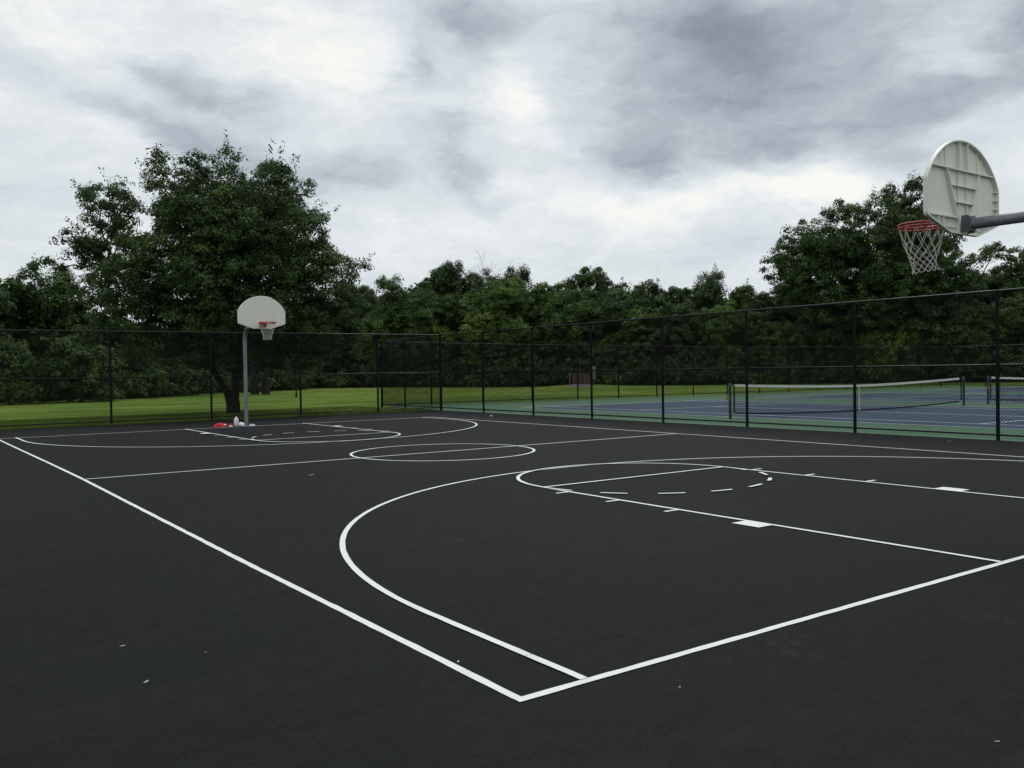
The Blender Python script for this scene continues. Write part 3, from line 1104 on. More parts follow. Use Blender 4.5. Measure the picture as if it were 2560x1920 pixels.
for (s, sx, sd_, lb) in ((0.095, 0.036, 31, 'white balled-up sock touching the right side of the far pole'),
                         (0.155, 0.034, 32, 'white balled-up sock, middle one right of the far pole'),
                         (0.212, 0.030, 33, 'white balled-up sock farthest to the right of the far pole')):
    cloth('balled_sock', lp(6.68, 23.46, s, 0.10), sx, sx * .9, 0.052, M_WHITE, sd_, lb, 'sock', 18, 'balled socks by the far pole')

# ------------------------------------------------------------------ small litter on the asphalt


def scrap(x, y, L_, W_, H_, rz, mat, label, name='paper_scrap', cat='paper scrap', group='pale scraps on the asphalt'):
    rg = random.Random(int(x * 100) + 7)
    V, F = [], []
    n = 7
    for i in range(n):
        t_ = -1 + 2 * i / (n - 1)
        wd = W_ * (1 - 0.55 * t_ * t_) * rg.uniform(.8, 1.1)
        zc = H_ * (0.5 + 0.4 * math.sin(2.4 * t_ + rg.uniform(0, .5)))
        V += [(t_ * L_, -wd, 0.002), (t_ * L_, -wd * .3, zc + .002), (t_ * L_, wd * .5, zc * .8 + .002), (t_ * L_, wd, 0.002)]
    for i in range(n - 1):
        for k in range(3):
            F.append((4 * i + k, 4 * i + 4 + k, 4 * i + 5 + k, 4 * i + 1 + k))
    o = MB().add(V, F, True).build(name, mat, None, (x, y, 0))
    o.rotation_euler = (0, 0, rz)
    return tag(o, label, cat, group)


scrap(-1.36, 2.15, 0.016, 0.007, 0.005, -0.2, M_CHIP, 'thin pale scrap at the far left, the farther of two on bare asphalt')
scrap(-1.40, 1.41, 0.017, 0.008, 0.007, 0.6, M_CHIP, 'thick pale scrap at the lower left, the nearer of two on bare asphalt')
scrap(-1.00, 1.72, 0.010, 0.006, 0.004, 0.9, M_CHIPR, 'tiny rusty leaf bit on the asphalt, left of the near corner', 'leaf_bit', 'leaf', None)
scrap(0.06, 0.67, 0.007, 0.005, 0.005, 0.2, M_WHITE, 'tiny white scrap just inside the near corner, between the two white lines')
scrap(0.73, -0.35, 0.008, 0.005, 0.004, 0.4, M_CHIP, 'tiny pale scrap below the near baseline, right of the court corner')
scrap(14.93, 22.19, 0.035, 0.03, 0.03, 0.2, M_WHITE, 'bright white scrap near the far end of the right sideline, by the fence')
scrap(3.0, 9.7, 0.05, 0.02, 0.006, 0.1, M_CHIP, 'flat pale scrap at mid court, left of the centre circle')
scrap(15.35, 6.1, 0.05, 0.012, 0.006, -0.4, M_CHIP, 'long pale scrap between the right sideline and the chain-link fence')
scrap(1.31, -1.62, 0.012, 0.004, 0.004, -0.6, M_CHIP, 'dull pale scrap in the lower right corner of the asphalt')

# ------------------------------------------------------------------ notice board and sign post beyond the tennis courts
DV = np.array([0.24, -0.971])        # along the board


def zmound(x, y):
    rr = math.hypot((x - 50.9) / 5.5, (y - 59.7) / 4.2)
    return -0.035 + (0.22 * (0.5 + 0.5 * math.cos(PI * rr)) if rr < 1 else 0)


k = empty('notice_board', (50.45, 59.85, zmound(50.45, 59.85)), 'brown wooden notice board on posts, far off on a low mound beyond the tennis courts', 'notice board')
rdir = np.array([0.813, -0.582])
for s, hh in ((-0.85, 1.0), (-0.5, 0.86), (0.52, 0.98), (0.9, 0.98)):
    MB().obox((rdir[0] * s, rdir[1] * s, hh / 2 - .02), (rdir[0], rdir[1], 0), (-rdir[1], rdir[0], 0), (0, 0, 1), 0.06, 0.06, hh / 2 + .02).build('post', M_WOODP, k)
b = MB()
for i in range(6):
    z0 = 0.10 + i * 0.13
    b.obox((0.01 * rdir[0], 0.01 * rdir[1], z0 + 0.06), (rdir[0], rdir[1], 0), (-rdir[1], rdir[0], 0), (0, 0, 1), 0.45, 0.02, 0.058)
b.build('panel', M_WOOD, k)
MB().obox((0.0, 0.0, 0.94), (rdir[0], rdir[1], 0), (-rdir[1], rdir[0], 0), (0, 0, 1), 0.5, 0.035, 0.05).build('top_beam', M_WOOD, k)
b = MB()
b.obox((0.72 * rdir[0], 0.72 * rdir[1], 0.45), (rdir[0], rdir[1], 0), (-rdir[1], rdir[0], 0), (0, 0, 1), 0.13, 0.02, 0.4)
b.build('side_panel', M_WOOD, k)
k = empty('sign_post', (50.95, 58.3, zmound(50.95, 58.3)), 'tall narrow grey sign with stacked plates right of the brown notice board', 'sign')
MB().obox((0, 0, 0.85), (rdir[0], rdir[1], 0), (-rdir[1], rdir[0], 0), (0, 0, 1), 0.05, 0.04, 0.87).build('post', M_WOOD, k)
for i, (z, hz) in enumerate(((1.52, 0.17), (1.22, 0.08), (1.02, 0.05), (0.86, 0.05), (0.68, 0.06), (0.54, 0.03))):
    MB().obox((-0.07 * -rdir[1] * 0, 0, z), (rdir[0], rdir[1], 0), (-rdir[1], rdir[0], 0), (0, 0, 1), 0.17, 0.055, hz).build('sign_plate', M_SIGNG, k)

# ------------------------------------------------------------------ vegetation
def leaf_quads(C, size, rg, up=0.55, asp=0.55, out=None):
    """one pointed leaf per centre, mostly facing up and outwards"""
    n = len(C)
    N = rg.normal(size=(n, 3))
    N /= np.linalg.norm(N, axis=1)[:, None]
    N[:, 2] = np.abs(N[:, 2])
    if out is None:
        N = N * (1 - up) + np.array([0, 0, up])
    else:
        N = N * (1 - up) * 0.75 + np.array([0, 0, up * 0.75]) + out * 0.75
    N /= np.linalg.norm(N, axis=1)[:, None]
    a = rg.normal(size=(n, 3))
    T = np.cross(N, a)
    T /= np.linalg.norm(T, axis=1)[:, None] + 1e-9
    B = np.cross(N, T)
    s = (size * rg.uniform(0.65, 1.25, n))[:, None]
    droop = np.array([0, 0, -0.25]) * s
    return np.stack([C - T * s * 0.5, C + B * s * asp * 0.5, C + T * s * 0.5 + droop, C - B * s * asp * 0.5], 1)


def clump_leaves(cen, rad, per, rg, flat=0.6, dome=0.55, want_dir=False):
    """leaf positions in flattened, dome-shaped sprays round each clump centre"""
    n = len(cen)
    d = rg.normal(size=(n, per, 3))
    d /= np.linalg.norm(d, axis=2)[..., None]
    rr = rg.uniform(0, 1, (n, per, 1)) ** 0.45
    P = d * rr * rad[:, None, None]
    P[..., 2] *= flat
    P[..., 2] += dome * rad[:, None] * (0.35 - (P[..., 0] ** 2 + P[..., 1] ** 2) / (rad[:, None] ** 2)) * 0.5
    if want_dir:
        q = P / (np.linalg.norm(P, axis=2)[..., None] + 1e-9)
        return (cen[:, None, :] + P).reshape(-1, 3), q.reshape(-1, 3)
    return (cen[:, None, :] + P).reshape(-1, 3)


def branch_path(a, b, rg, sag=0.12, n=5):
    a, b = np.array(a, float), np.array(b, float)
    L_ = np.linalg.norm(b - a)
    t = np.linspace(0, 1, n)[:, None]
    P = a + (b - a) * t
    P[1:-1] += rg.normal(size=(n - 2, 3)) * L_ * 0.05
    P[:, 2] += (np.sin(t[:, 0] * PI) * L_ * -sag * rg.uniform(-.3, 1))
    return P


def crown(lobes, spacing, crad, per, leaf, rg, shell=0.72, flat=0.6, up=0.5):
    """lobes: (x,y,z,rx,ry,rz). returns leaf quads and the clump centres"""
    cs, rs_ = [], []
    for (x, y, z, rx, ry, rz) in lobes:
        vol = rx * ry * rz
        n = max(5, int(3.2 * (rx * ry + ry * rz + rx * rz) / 3 / spacing ** 2 + 0.8 * vol / spacing ** 3))
        d = rg.normal(size=(n, 3))
        d /= np.linalg.norm(d, axis=1)[:, None]
        q = np.where(rg.uniform(0, 1, n) < shell, rg.uniform(0.78, 1.08, n), rg.uniform(0.1, 0.8, n))[:, None]
        cs.append(np.array([x, y, z]) + d * q * np.array([rx, ry, rz]))
        rs_.append(np.full(n, crad) * rg.uniform(0.65, 1.3, n))
    cs = np.concatenate(cs)
    rs_ = np.concatenate(rs_)
    L_, dr = clump_leaves(cs, rs_, per, rg, flat, want_dir=True)
    return leaf_quads(L_, leaf, rg, up, out=dr), cs


def tree(name, loc, lobes, label, cat, mat, trunk_r, fork, seed, spacing=0.8, crad=0.7, per=60, leaf=0.2, group=None,
         stems=None, twigs=0.35, sprigs=0, flat=0.6, up=0.5, minz=0.3, shell=0.72):
    rg = np.random.default_rng(seed)
    r = empty(name, loc, label, cat, group)
    Q, cs = crown(lobes, spacing, crad, per, leaf, rg, flat=flat, up=up, shell=shell)
    if sprigs:
        # thin leafy shoots that stick out of the outline
        idx = rg.choice(len(cs), min(sprigs, len(cs)), replace=False)
        cen = np.mean([l_[:3] for l_ in lobes], 0)
        SP = []
        for i in idx:
            o_ = cs[i] - cen
            o_ /= np.linalg.norm(o_) + 1e-9
            o_ = o_ * 0.7 + np.array([0, 0, 0.6]) + rg.normal(size=3) * 0.25
            o_ /= np.linalg.norm(o_)
            ln = crad * rg.uniform(1.2, 2.6)
            tt = rg.uniform(0, 1, 34)
            SP.append(cs[i] + o_ * (tt * ln)[:, None] + rg.normal(size=(34, 3)) * crad * 0.16)
        Q = np.concatenate([Q, leaf_quads(np.concatenate(SP), leaf, rg, up)])
    Q = Q[Q[:, :, 2].min(1) > 0.02]
    co = fast_mesh('crown', Q, 4, mat, r)
    b = MB()
    if stems is None:
        stems = [[(0, 0, -0.1), (0.05, 0.03, fork * 0.5), (0.0, 0.1, fork)]]
    tips = []
    for st in stems:
        P = np.array(st, float)
        n = len(P)
        rad = np.linspace(1.0, 0.55, n) * trunk_r
        rad[0] *= 1.5
        if n > 2:
            # smooth
            tt = np.linspace(0, n - 1, 4 * n)
            P2 = np.stack([np.interp(tt, range(n), P[:, k]) for k in range(3)], 1)
            for _ in range(3):
                P2[1:-1] = (P2[:-2] + P2[1:-1] * 2 + P2[2:]) / 4
            P2[1:-1] += rg.normal(size=(len(P2) - 2, 3)) * trunk_r * 0.06
            rad = np.interp(tt, range(n), rad)
            P = P2
        b.tube(P, rad, 12)
        tips.append((P[-1], rad[-1]))
    for li, l_ in enumerate(lobes):
        c = np.array(l_[:3])
        tp, tr = min(tips, key=lambda q: np.linalg.norm(q[0] - c))
        P = branch_path(tp, c + np.array([0, 0, -0.2 * l_[5]]), rg, n=6)
        rr = max(0.03, tr * 0.55 * rg.uniform(.6, 1))
        b.tube(P, np.linspace(rr, rr * 0.35, 6), 7)
        near = [q for q in cs if np.linalg.norm((q - c) / np.array(l_[3:])) < 1.15]
        m_ = int(len(near) * twigs)
        for k in range(m_):
            q = near[rg.integers(len(near))]
            s_ = P[rg.integers(3, 6)]
            b.tube(branch_path(s_, q, rg, n=4), np.linspace(rr * 0.32, 0.008, 4), 5)
    b.build('trunk', M_BARK, r)
    return r


# --- the big tree behind the far fence: two stems, a left mass and a broad main crown
PXM = 60.5
BT = (9.68, 34.0, -0.03)
FW2, RT2 = np.array([0.582, 0.813]), np.array([0.813, -0.582])
rgb = np.random.default_rng(11)
raw = [(385, 600, 40, 55), (392, 690, 50, 60), (335, 590, 45, 45), (180, 655, 34, 22), (215, 680, 45, 40), (250, 505, 70, 62), (345, 500, 30, 55), (232, 600, 66, 48), (205, 585, 52, 30), (200, 632, 48, 26), (300, 640, 85, 75), (255, 735, 55, 55), (330, 745, 80, 80), (290, 800, 60, 50),
       (438, 395, 36, 42), (455, 460, 62, 62), (520, 425, 45, 55), (425, 520, 50, 60), (543, 392, 22, 20), (600, 405, 36, 38), (600, 450, 60, 50), (700, 425, 42, 44), (735, 415, 22, 22),
       (660, 480, 90, 70), (765, 480, 60, 60), (540, 540, 110, 90), (800, 540, 55, 50), (700, 575, 120, 80), (835, 615, 50, 34), (845, 560, 32, 28), (905, 660, 36, 24), (860, 650, 55, 34), (800, 640, 70, 50), (890, 720, 45, 40), (880, 780, 45, 50), (900, 850, 26, 40), (815, 860, 60, 60), (700, 490, 60, 50), (480, 590, 70, 60), (650, 560, 90, 70),
       (600, 665, 150, 85), (470, 640, 100, 90), (770, 690, 110, 75), (860, 720, 60, 50), (460, 760, 110, 80), (610, 790, 140, 70), (760, 800, 120, 70), (845, 815, 60, 60),
       (470, 860, 90, 50), (600, 880, 110, 38), (740, 880, 100, 44), (840, 885, 48, 42), (370, 850, 60, 45)]
lob = []
for (px, py, rx, rz) in raw:
    s = (px - 590) / PXM
    z = (939 - py) / PXM + 1.6
    big = min(rx, rz) > 60
    for dd in ((-2.2, 0.6, 2.9) if big else (rgb.uniform(-1.4, 1.4),)):
        dd2 = dd + rgb.uniform(-.5, .5)
        k_ = 1 - 0.10 * abs(dd2) if big else 1
        # same real-size outline, moved in depth
        lob.append((RT2[0] * s * k_ + FW2[0] * dd2, RT2[1] * s * k_ + FW2[1] * dd2, z if dd2 > -1 else z * (1 + dd2 * 0.02),
                    rx / PXM * k_, rx / PXM * k_, rz / PXM * k_))


def st(s, d, z):
    return (RT2[0] * s + FW2[0] * d, RT2[1] * s + FW2[1] * d, z)


tree('broadleaf_tree', BT, lob, 'largest tree, dark and spreading with a forked trunk, on the grass behind the far hoop', 'tree', LEAF[4], 0.165, 3.0, 21,
     spacing=0.43, crad=0.42, per=92, leaf=0.125, sprigs=300, twigs=0.10, flat=0.55, up=0.45,
     stems=[[st(0.12, 0, -0.1), st(0.14, 0, 0.9), st(0.16, 0.1, 2.4), st(0.05, 0.1, 4.2), st(0.1, 0, 6.0), st(0.3, 0, 7.4)],
            [st(0.0, 0, 0.0), st(-0.12, 0, 0.7), st(-0.55, -0.1, 1.5), st(-1.15, -0.2, 2.7), st(-2.2, -0.2, 4.0), st(-4.0, 0, 5.2), st(-5.2, 0, 6.4)],
            [st(0.25, 0.2, 1.4), st(0.7, 0.3, 3.2), st(1.3, 0.3, 4.4)]])

# --- tall tree at the right, behind the near hoop
RTL = (71.0, 42.4, -0.03)
rg_ = np.random.default_rng(5)
raw = [(1942, 610, 28, 26), (1938, 650, 26, 26), (1968, 670, 30, 20), (1990, 580, 40, 34), (2035, 562, 36, 30), (2010, 640, 60, 50), (2082, 525, 30, 28), (2130, 505, 36, 30), (2155, 540, 48, 40),
       (2185, 500, 26, 22), (2240, 482, 34, 34), (2235, 462, 16, 16), (2292, 474, 30, 30), (2294, 452, 13, 14), (2320, 510, 34, 30), (2250, 540, 60, 50), (2090, 600, 80, 60), (2180, 640, 90, 70), (2300, 600, 70, 60), (2360, 560, 40, 34),
       (2385, 590, 36, 22), (2030, 710, 70, 60), (2120, 740, 90, 70), (2240, 730, 90, 80), (2340, 700, 70, 70), (2400, 665, 46, 30), (2455, 635, 34, 16), (2478, 622, 18, 10), (2400, 740, 50, 60),
       (2050, 800, 60, 50), (2180, 830, 90, 60), (2300, 820, 80, 60), (1975, 720, 34, 26), (2385, 820, 50, 50)]
PX2 = 28.6
lob = []
for (px, py, rx, rz) in raw:
    s = (px - 2200) / PX2
    z = (909 - py) / PX2 + 1.6
    big = min(rx, rz) >= 50
    for dd in ((-2.6, 0.6, 3.2) if big else (rg_.uniform(-1.6, 1.6),)):
        # picture-right direction at this bearing
        lob.append((0.58 * s + 0.82 * dd, -0.81 * s + 0.55 * dd, z, rx / PX2, rx / PX2, rz / PX2))
tree('broadleaf_tree', RTL, lob, 'tallest tree at the right, rising above the wood behind the near hoop', 'tree', LEAF[4], 0.36, 4.0, 23,
     spacing=0.78, crad=0.66, per=95, leaf=0.23, sprigs=160, twigs=0.08, flat=0.6, up=0.45)

# --- trees of the wood
TREES = [('back', 2.7, 65.0, 8.4, 2.9, 0), ('back', 7.4, 66.5, 9.9, 2.1, 1), ('back', 9.8, 68.7, 7.7, 1.3, 0), ('back', 14.2, 72.6, 6.1, 2.6, 0), ('back', 20.2, 77.2, 6.8, 3.2, 0), ('back', 27.5, 81.4, 8.4, 4.3, 1), ('back', 37.9, 90.1, 10.2, 4.0, 0), ('back', 43.3, 90.6, 12.3, 3.3, 0), ('back', 44.4, 84.7, 12.5, 2.5, 1), ('back', 47.6, 83.6, 12.3, 2.7, 0), ('back', 48.7, 79.4, 13.5, 3.9, 0), ('back', 52.9, 79.0, 13.1, 2.7, 0), ('back', 52.9, 73.2, 12.8, 2.6, 0), ('back', 55.1, 70.5, 10.8, 2.5, 1), ('back', 56.8, 69.6, 11.4, 2.5, 1), ('back', 59.6, 68.0, 12.9, 3.1, 0), ('back', 61.2, 65.4, 10.8, 2.5, 1), ('back', 61.1, 61.6, 10.7, 2.2, 0), ('back', 62.5, 58.6, 10.1, 2.0, 0), ('back', 64.0, 56.2, 11.3, 2.2, 0), ('back', 69.9, 56.5, 10.1, 1.8, 1), ('back', 71.6, 54.8, 10.1, 2.0, 0), ('back', 82.1, 38.1, 10.4, 2.6, 0), ('back', 82.1, 34.0, 12.1, 3.6, 1), ('back', 83.7, 30.9, 12.3, 4.2, 0), ('mid', 4.1, 58.3, 3.7, 1.7, 1), ('mid', 8.1, 58.8, 4.3, 2.2, 1), ('mid', 12.7, 65.8, 3.6, 1.8, 0), ('mid', 15.8, 68.3, 2.8, 1.9, 0), ('mid', 29.9, 82.5, 5.8, 3.2, 0), ('mid', 40.5, 89.5, 8.0, 3.2, 0), ('mid', 42.8, 84.2, 8.0, 2.9, 2), ('mid', 45.6, 78.0, 10.2, 3.2, 1), ('mid', 49.1, 70.8, 11.4, 3.5, 2), ('mid', 45.1, 75.2, 6.3, 1.9, 3), ('mid', 47.3, 70.7, 7.7, 2.4, 3), ('mid', 49.0, 67.2, 6.8, 2.0, 2), ('mid', 54.8, 66.2, 9.8, 3.9, 1), ('mid', 57.6, 63.2, 8.9, 2.8, 0), ('mid', 58.1, 59.7, 7.7, 2.3, 2), ('mid', 58.8, 55.1, 7.7, 2.4, 0), ('mid', 60.8, 52.4, 7.9, 2.2, 2), ('mid', 64.2, 51.0, 7.1, 2.6, 1), ('mid', 65.3, 48.3, 5.8, 2.2, 2), ('mid', 56.3, 61.2, 5.0, 2.4, 1), ('mid', 67.9, 45.0, 6.0, 2.5, 2), ('mid', 69.2, 40.2, 5.4, 2.6, 3), ('mid', 73.1, 38.5, 6.1, 2.5, 1), ('mid', 75.2, 35.7, 7.2, 3.1, 2), ('mid', 77.1, 32.9, 7.6, 2.7, 1), ('mid', 78.5, 30.1, 6.4, 3.0, 1)]
TLAB = [
    'dark tree at the left edge of the wood, cut by the picture edge',
    'tall tree with a tufted double top, left of the biggest tree',
    'low dark treetop tucked between the tufted tree and the biggest tree',
    'dark tree half hidden behind the left part of the biggest tree',
    'dark tree seen through the left half of the biggest tree',
    'dark tree standing right behind the trunk of the biggest tree',
    'dark tree behind the right side of the biggest tree',
    'round-topped tree where the biggest tree ends on the right',
    'knobbly treetop just right of the biggest tree',
    'small treetop in the dip left of the broad rounded tree',
    'broad rounded tree with a knobbly top at the centre of the skyline',
    'tree with the bare grey twigs poking out just behind its top',
    'tree on the skyline right of the bare twigs',
    'lower tree in the skyline dip right of the centre',
    'tree filling the skyline left of the feathery rounded tree',
    'feathery rounded tree, highest between the centre and the far net',
    'dense tree right beside the feathery rounded tree',
    'loose flat-topped tree right of the feathery rounded tree',
    'narrow treetop left of the spiky-topped tree',
    'spiky-topped tree standing alone above its neighbours, left of the tallest right tree',
    'low round treetop, left one of a pair before the tallest right tree',
    'low round treetop, right one of a pair before the tallest right tree',
    'treetop just under the arm of the near hoop',
    'broad tree at the right edge below the hoop arm',
    'tree at the right edge, cut by the picture edge',
    'low bushy tree at the left picture edge, behind the fence',
    'small round bushy tree by itself in front of the wood at the left',
    'low dark tree left of the forked trunk, behind the grass',
    'lowest dark tree just left of the forked trunk',
    'dark tree behind the grass, under the right half of the biggest tree',
    'dark tree against the right edge of the biggest tree',
    'light green bushy tree right of the biggest tree',
    'mid green tree below the broad rounded skyline tree',
    'large light green tree at the centre, in front of the skyline',
    'small bright yellow-green tree behind the fence corner',
    'pale yellow-green bush tree right of the bright one at the fence corner',
    'light green rounded tree right of the pale one, behind the second fence post',
    'large dark vine-covered tree in front of the feathery rounded tree',
    'dark vine-covered tree right of the largest vine-covered one',
    'light green tree under the loose flat-topped tree',
    'dark tree in front of the narrow treetop',
    'bright green tree below the spiky-topped tree',
    'mid green tree below the pair of low round treetops',
    'light green tree at the lower left foot of the tallest right tree',
    'low mid green tree beyond the tennis courts, right of the notice board',
    'light green tree in front of the tallest right tree, left of the yellowish one',
    'yellowish green tree in front of the tallest right tree',
    'mid green tree right of the yellowish one, below the near net',
    'light green tree below the arm of the near hoop',
    'mid green tree behind the last fence post on the right',
    'mid green low tree at the right picture edge',
]
VX, VY = -2.5, -3.47
for i, (kind, x, y, hgt, rad, tone) in enumerate(TREES):
    rg = np.random.default_rng(100 + i)
    rnd = random.Random(300 + i)
    lobes = []
    back = kind == 'back'
    # big lower lobes down to the ground, several top lobes
    rz = hgt * 0.30
    R_ = max(rad, 1.3)
    lobes.append((0, 0, hgt - rz * 1.02, R_ * 0.62, R_ * 0.62, rz * 0.92))
    nl = 7 if back else 6
    for k in range(nl):
        a = 2 * PI * (k + rnd.random() * .6) / nl
        zz = hgt * rnd.uniform(0.50, 0.80)
        rr_ = R_ * rnd.uniform(0.36, 0.55)
        lobes.append((math.cos(a) * R_ * .62, math.sin(a) * R_ * .62, zz, rr_, rr_, rr_ * rnd.uniform(.8, 1.15)))
    for k in range(5):
        a = 2 * PI * (k + rnd.random() * .6) / 5
        zz = hgt * rnd.uniform(0.16, 0.42)
        rr_ = R_ * rnd.uniform(0.5, 0.68)
        lobes.append((math.cos(a) * R_ * .55, math.sin(a) * R_ * .55, max(zz, rr_ * .7), rr_, rr_, max(rr_ * .9, hgt * .16)))
    for k in range(4):
        a = rnd.uniform(0, 2 * PI)
        rr_ = R_ * rnd.uniform(0.22, 0.36)
        lobes.append((math.cos(a) * R_ * .45, math.sin(a) * R_ * .45, hgt * rnd.uniform(0.86, 0.95) - rr_ * .5, rr_, rr_, rr_ * 1.1))
    tree('wood_tree', (x, y, -0.03), lobes, TLAB[i], 'tree', LEAF[tone], 0.10 + hgt * 0.013, hgt * 0.35, 500 + i,
         spacing=0.72 if back else 0.58, crad=rnd.uniform(0.50, 0.72) if back else rnd.uniform(0.42, 0.56), per=112 if back else 95, leaf=rnd.uniform(0.20, 0.26) if back else rnd.uniform(0.17, 0.22),
         group='trees at the edge of the wood', sprigs=10 if back else 8, twigs=0.03, up=rnd.uniform(0.4, 0.6), flat=rnd.uniform(0.5, 0.8), shell=0.85)

# dead tree top with bare twigs above the wood
r = empty('bare_tree', (53.6, 78.4, -0.03), 'leafless grey tree whose thin twigs show above the skyline at the centre', 'tree')
b = MB()
rg = np.random.default_rng(77)


def grow(p, d, ln, rad, depth):
    n = 4
    P = [np.array(p, float)]
    d = np.array(d, float)
    for k in range(n):
        d = d + rg.normal(size=3) * 0.12 + np.array([0, 0, 0.03])
        d /= np.linalg.norm(d)
        P.append(P[-1] + d * ln / n)
    b.tube(P, np.linspace(rad, rad * .6, n + 1), 6)
    if depth:
        for k in range(3 if depth > 1 else 4):
            dd = d + rg.normal(size=3) * 0.55
            dd[2] = abs(dd[2])
            dd /= np.linalg.norm(dd)
            grow(P[-1 - (k % 2)], dd, ln * rg.uniform(.45, .75), rad * .55, depth - 1)


grow((0, 0, 0), (0, 0, 1), 8.0, 0.14, 0)
for k in range(4):
    grow((rg.normal() * .1, rg.normal() * .1, 7.4 + k * .08), (rg.normal() * .35, rg.normal() * .35, 1), 3.7, 0.034, 3)
b.build('branches', simple('grey_dead_wood', (0.20, 0.18, 0.165), 0.9), r)

# trunks seen under the biggest tree, and the dark sapling by the fence post
tree('twin_trunk_tree', (22.1, 65.2, -0.03), [(0, 0, 5.4, 2.6, 2.6, 2.2), (-1.5, 1, 4.4, 1.8, 1.8, 1.4), (1.8, -1.2, 4.6, 1.8, 1.8, 1.5)],
     'tree with two bare dark trunks on the grass, seen right of the far pole', 'tree', LEAF[0], 0.24, 3.0, 811, spacing=0.8, crad=0.55, per=34, leaf=0.22,
     stems=[[(-0.35, 0.25, -0.1), (-0.38, 0.25, 1.4), (-0.5, 0.3, 3.6)], [(0.35, -0.25, -0.1), (0.35, -0.2, 1.4), (0.6, -0.4, 3.4)]])
tree('sapling', (20.6, 54.1, -0.03), [(0, 0, 1.35, .9, .9, .62), (.6, -.4, 1.9, .5, .5, .4), (-.5, .4, 1.8, .5, .5, .45), (0, 0, 2.3, .5, .5, .5)],
     'small dark sapling on the lawn, right of the far pole under the biggest tree', 'small tree', LEAF[0], 0.06, 0.8, 812, spacing=0.42, crad=0.3, per=34, leaf=0.13)

# --- undergrowth along the edge of the grass: five shapes, copied and turned
SHR = [(-0.5, 57.7, 1.0, 1.2), (0.7, 56.9, 1.3, 1.1), (2.4, 57.5, 0.9, 1.1), (3.6, 58.4, 1.5, 1.2), (4.7, 57.8, 1.6, 1.2), (5.9, 58.5, 2.0, 1.1), (8.5, 60.9, 1.6, 1.2), (9.1, 60.2, 1.8, 1.2), (11.9, 63.4, 2.2, 1.2), (13.3, 63.9, 2.0, 1.5), (16.6, 67.5, 2.0, 1.5), (18.2, 68.1, 2.2, 1.7), (22.0, 72.1, 1.8, 1.6), (25.1, 75.4, 1.7, 1.9), (28.5, 78.7, 2.0, 1.9), (31.6, 81.9, 2.8, 2.0), (37.5, 86.1, 1.9, 2.3), (40.2, 85.4, 2.7, 2.1), (40.9, 81.5, 3.0, 1.7), (42.0, 80.7, 1.8, 1.8), (43.4, 77.5, 2.0, 1.9), (45.0, 72.6, 2.7, 1.7), (45.9, 70.1, 1.5, 2.0), (47.2, 68.0, 2.5, 1.9), (48.0, 65.2, 1.7, 1.8), (50.4, 64.5, 2.3, 2.0), (52.3, 64.2, 2.3, 1.6), (54.5, 62.1, 2.0, 2.1), (54.8, 59.0, 1.9, 1.8), (56.2, 56.6, 2.8, 1.8), (56.7, 53.2, 2.6, 1.8), (57.7, 51.3, 1.7, 1.7), (59.2, 50.8, 2.2, 1.6), (61.0, 48.9, 1.4, 1.6), (62.9, 47.4, 1.4, 1.5), (63.4, 45.7, 2.3, 1.5), (65.3, 43.6, 1.6, 1.4), (67.1, 43.4, 1.6, 1.7), (68.2, 41.9, 1.9, 1.7), (70.1, 39.5, 1.4, 1.6), (70.4, 38.7, 2.1, 1.4), (71.1, 35.7, 2.0, 1.3), (72.9, 35.2, 2.5, 1.4), (73.4, 33.4, 1.6, 1.7), (75.2, 32.3, 2.3, 1.6), (76.3, 30.6, 1.4, 1.5), (76.1, 28.6, 2.5, 1.2), (77.6, 27.2, 2.1, 1.5)]
protos = []
for k in range(6):
    rg = np.random.default_rng(900 + k)
    rnd = random.Random(900 + k)
    lobes = [(rnd.uniform(-.6, .6), rnd.uniform(-.6, .6), rnd.uniform(.35, .72), rnd.uniform(.4, .6), rnd.uniform(.4, .6), rnd.uniform(.25, .42)) for _ in range(6)]
    lobes.append((0, 0, .5, .8, .8, .42))
    Q, _ = crown(lobes, 0.36, 0.26, 30, 0.13, rg, shell=.85)
    Q = Q[Q[:, :, 2].min(1) > 0.0]
    me = fast_mesh('shrub', Q, 4, LEAF[(0, 0, 1, 1, 2, 0)[k]])
    protos.append(me)
for i, (x, y, hgt, rad) in enumerate(SHR):
    rnd = random.Random(40 + i)
    k = i % 6
    o = protos[k] if i < 6 else protos[k].copy()
    if i >= 6:
        COL.objects.link(o)
    o.location = (x, y, -0.05)
    o.rotation_euler = (0, 0, rnd.uniform(0, 6.28))
    o.scale = (rad * 1.1, rad * 1.1, hgt * 1.05)
    tag(o, 'low dark shrub in the undergrowth where the grass meets the wood', 'shrub', 'undergrowth shrubs along the wood edge')

# --- the depth of the wood behind the first rows: reads as one dark mass
rg = np.random.default_rng(55)
EDGE = [(-14, 60), (-0.6, 57.1), (3.3, 56.9), (8.1, 59.7), (16.2, 66.3), (29.2, 79.5), (38.4, 90.0), (47, 80.0), (52, 72.6), (56.7, 67.7), (62, 57), (68, 51), (75, 43.0), (81, 35), (86, 26), (92, 12)]
E_ = np.array(EDGE, float)
seg = np.linalg.norm(np.diff(E_, axis=0), axis=1)
cum = np.concatenate([[0], np.cumsum(seg)])
n = 9500
s_ = rg.uniform(0, cum[-1], n)
ex, ey = np.interp(s_, cum, E_[:, 0]), np.interp(s_, cum, E_[:, 1])
dx, dy = ex - VX, ey - VY
dl = np.hypot(dx, dy)
push = rg.uniform(6, 18, n)
hmax = np.interp(s_, cum, [6, 7.5, 8, 6.2, 5.0, 6.5, 9.5, 12, 11, 10, 9, 9, 9.5, 9.5, 9.5, 9.5])
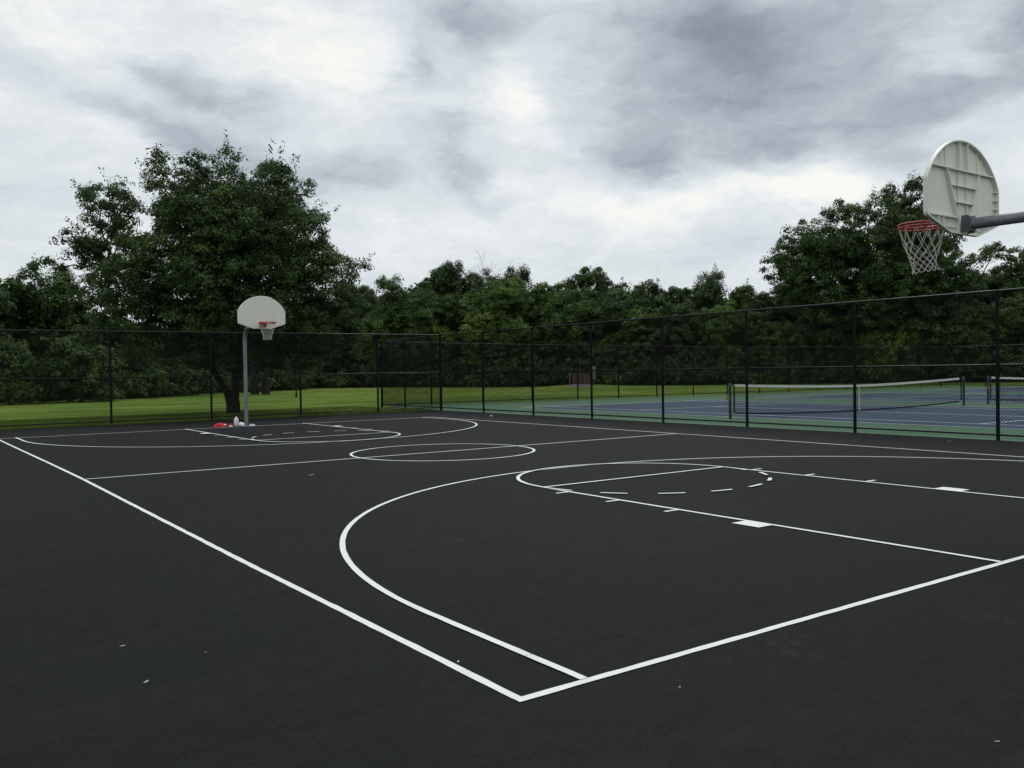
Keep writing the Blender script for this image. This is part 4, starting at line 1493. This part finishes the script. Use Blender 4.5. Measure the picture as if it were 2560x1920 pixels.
cs = np.stack([ex + dx / dl * push, ey + dy / dl * push, np.where(np.arange(n) % 3 == 0, rg.uniform(0.05, 0.4, n), rg.uniform(0.3, 1.0, n)) * hmax], 1)
L_ = clump_leaves(cs, np.full(n, 1.1), 40, rg, 0.8)
o = fast_mesh('woodland', leaf_quads(L_, 0.6, rg, 0.45), 4, LEAF[0])
tag(o, 'dark depth of the wood behind its front trees, too dense to count', 'woodland', kind='stuff')

# --- tall weeds beyond the far tennis fence, and grass along the near fences


def blades(P, hgt, wd, rg, lean=0.35):
    n = len(P)
    a = rg.uniform(0, 2 * PI, n)
    T = np.stack([np.cos(a), np.sin(a), np.zeros(n)], 1) * (wd * rg.uniform(.6, 1.3, n))[:, None]
    h_ = (hgt * rg.uniform(.5, 1.2, n))[:, None]
    ld = rg.normal(size=(n, 3)) * lean * h_
    ld[:, 2] = 0
    return np.stack([P - T, P + T, P + ld + np.array([0, 0, 1.0]) * h_], 1)


rg = np.random.default_rng(66)
n = 26000
s_ = rg.uniform(cum[8], cum[14], n)
ex, ey = np.interp(s_, cum, E_[:, 0]), np.interp(s_, cum, E_[:, 1])
off = rg.uniform(-1.0, 7.0, n)
dl = np.hypot(ex - VX, ey - VY)
P = np.stack([ex - (ex - VX) / dl * off, ey - (ey - VY) / dl * off, np.full(n, -.03)], 1)
hh = 0.95 * np.clip(1 - off / 8.0, 0.25, 1)
P = P[off < 5.2]
o = fast_mesh('tall_weeds', blades(P, 0.85, 0.03, rg, 0.25), 3, M_WEED)
tag(o, 'tall uncut weeds at the foot of the wood beyond the tennis courts', 'weeds', kind='stuff')
n = 30000
x = rg.uniform(-13.5, 16.0, n)
y = 27.72 + 0.012 * (16.27 - x) * 0 + np.abs(rg.normal(size=n)) * 0.16
P = np.stack([x, y - 0.02 - 0.10 * (rg.uniform(0, 1, n) < .2), np.full(n, -.03)], 1)
n2 = 52000
x = rg.uniform(-10, 16.0, n2)
y = rg.uniform(0, 1, n2) ** 1.3 * 7.5 + 27.85
P2 = np.stack([x, y, np.full(n2, -.03)], 1)
o = fast_mesh('grass', np.concatenate([blades(P, 0.085, 0.006, rg), blades(P2, 0.055, 0.007, rg)]), 3, M_GRASS)
tag(o, 'short grass growing along the foot of the fence behind the far hoop', 'grass', kind='stuff')
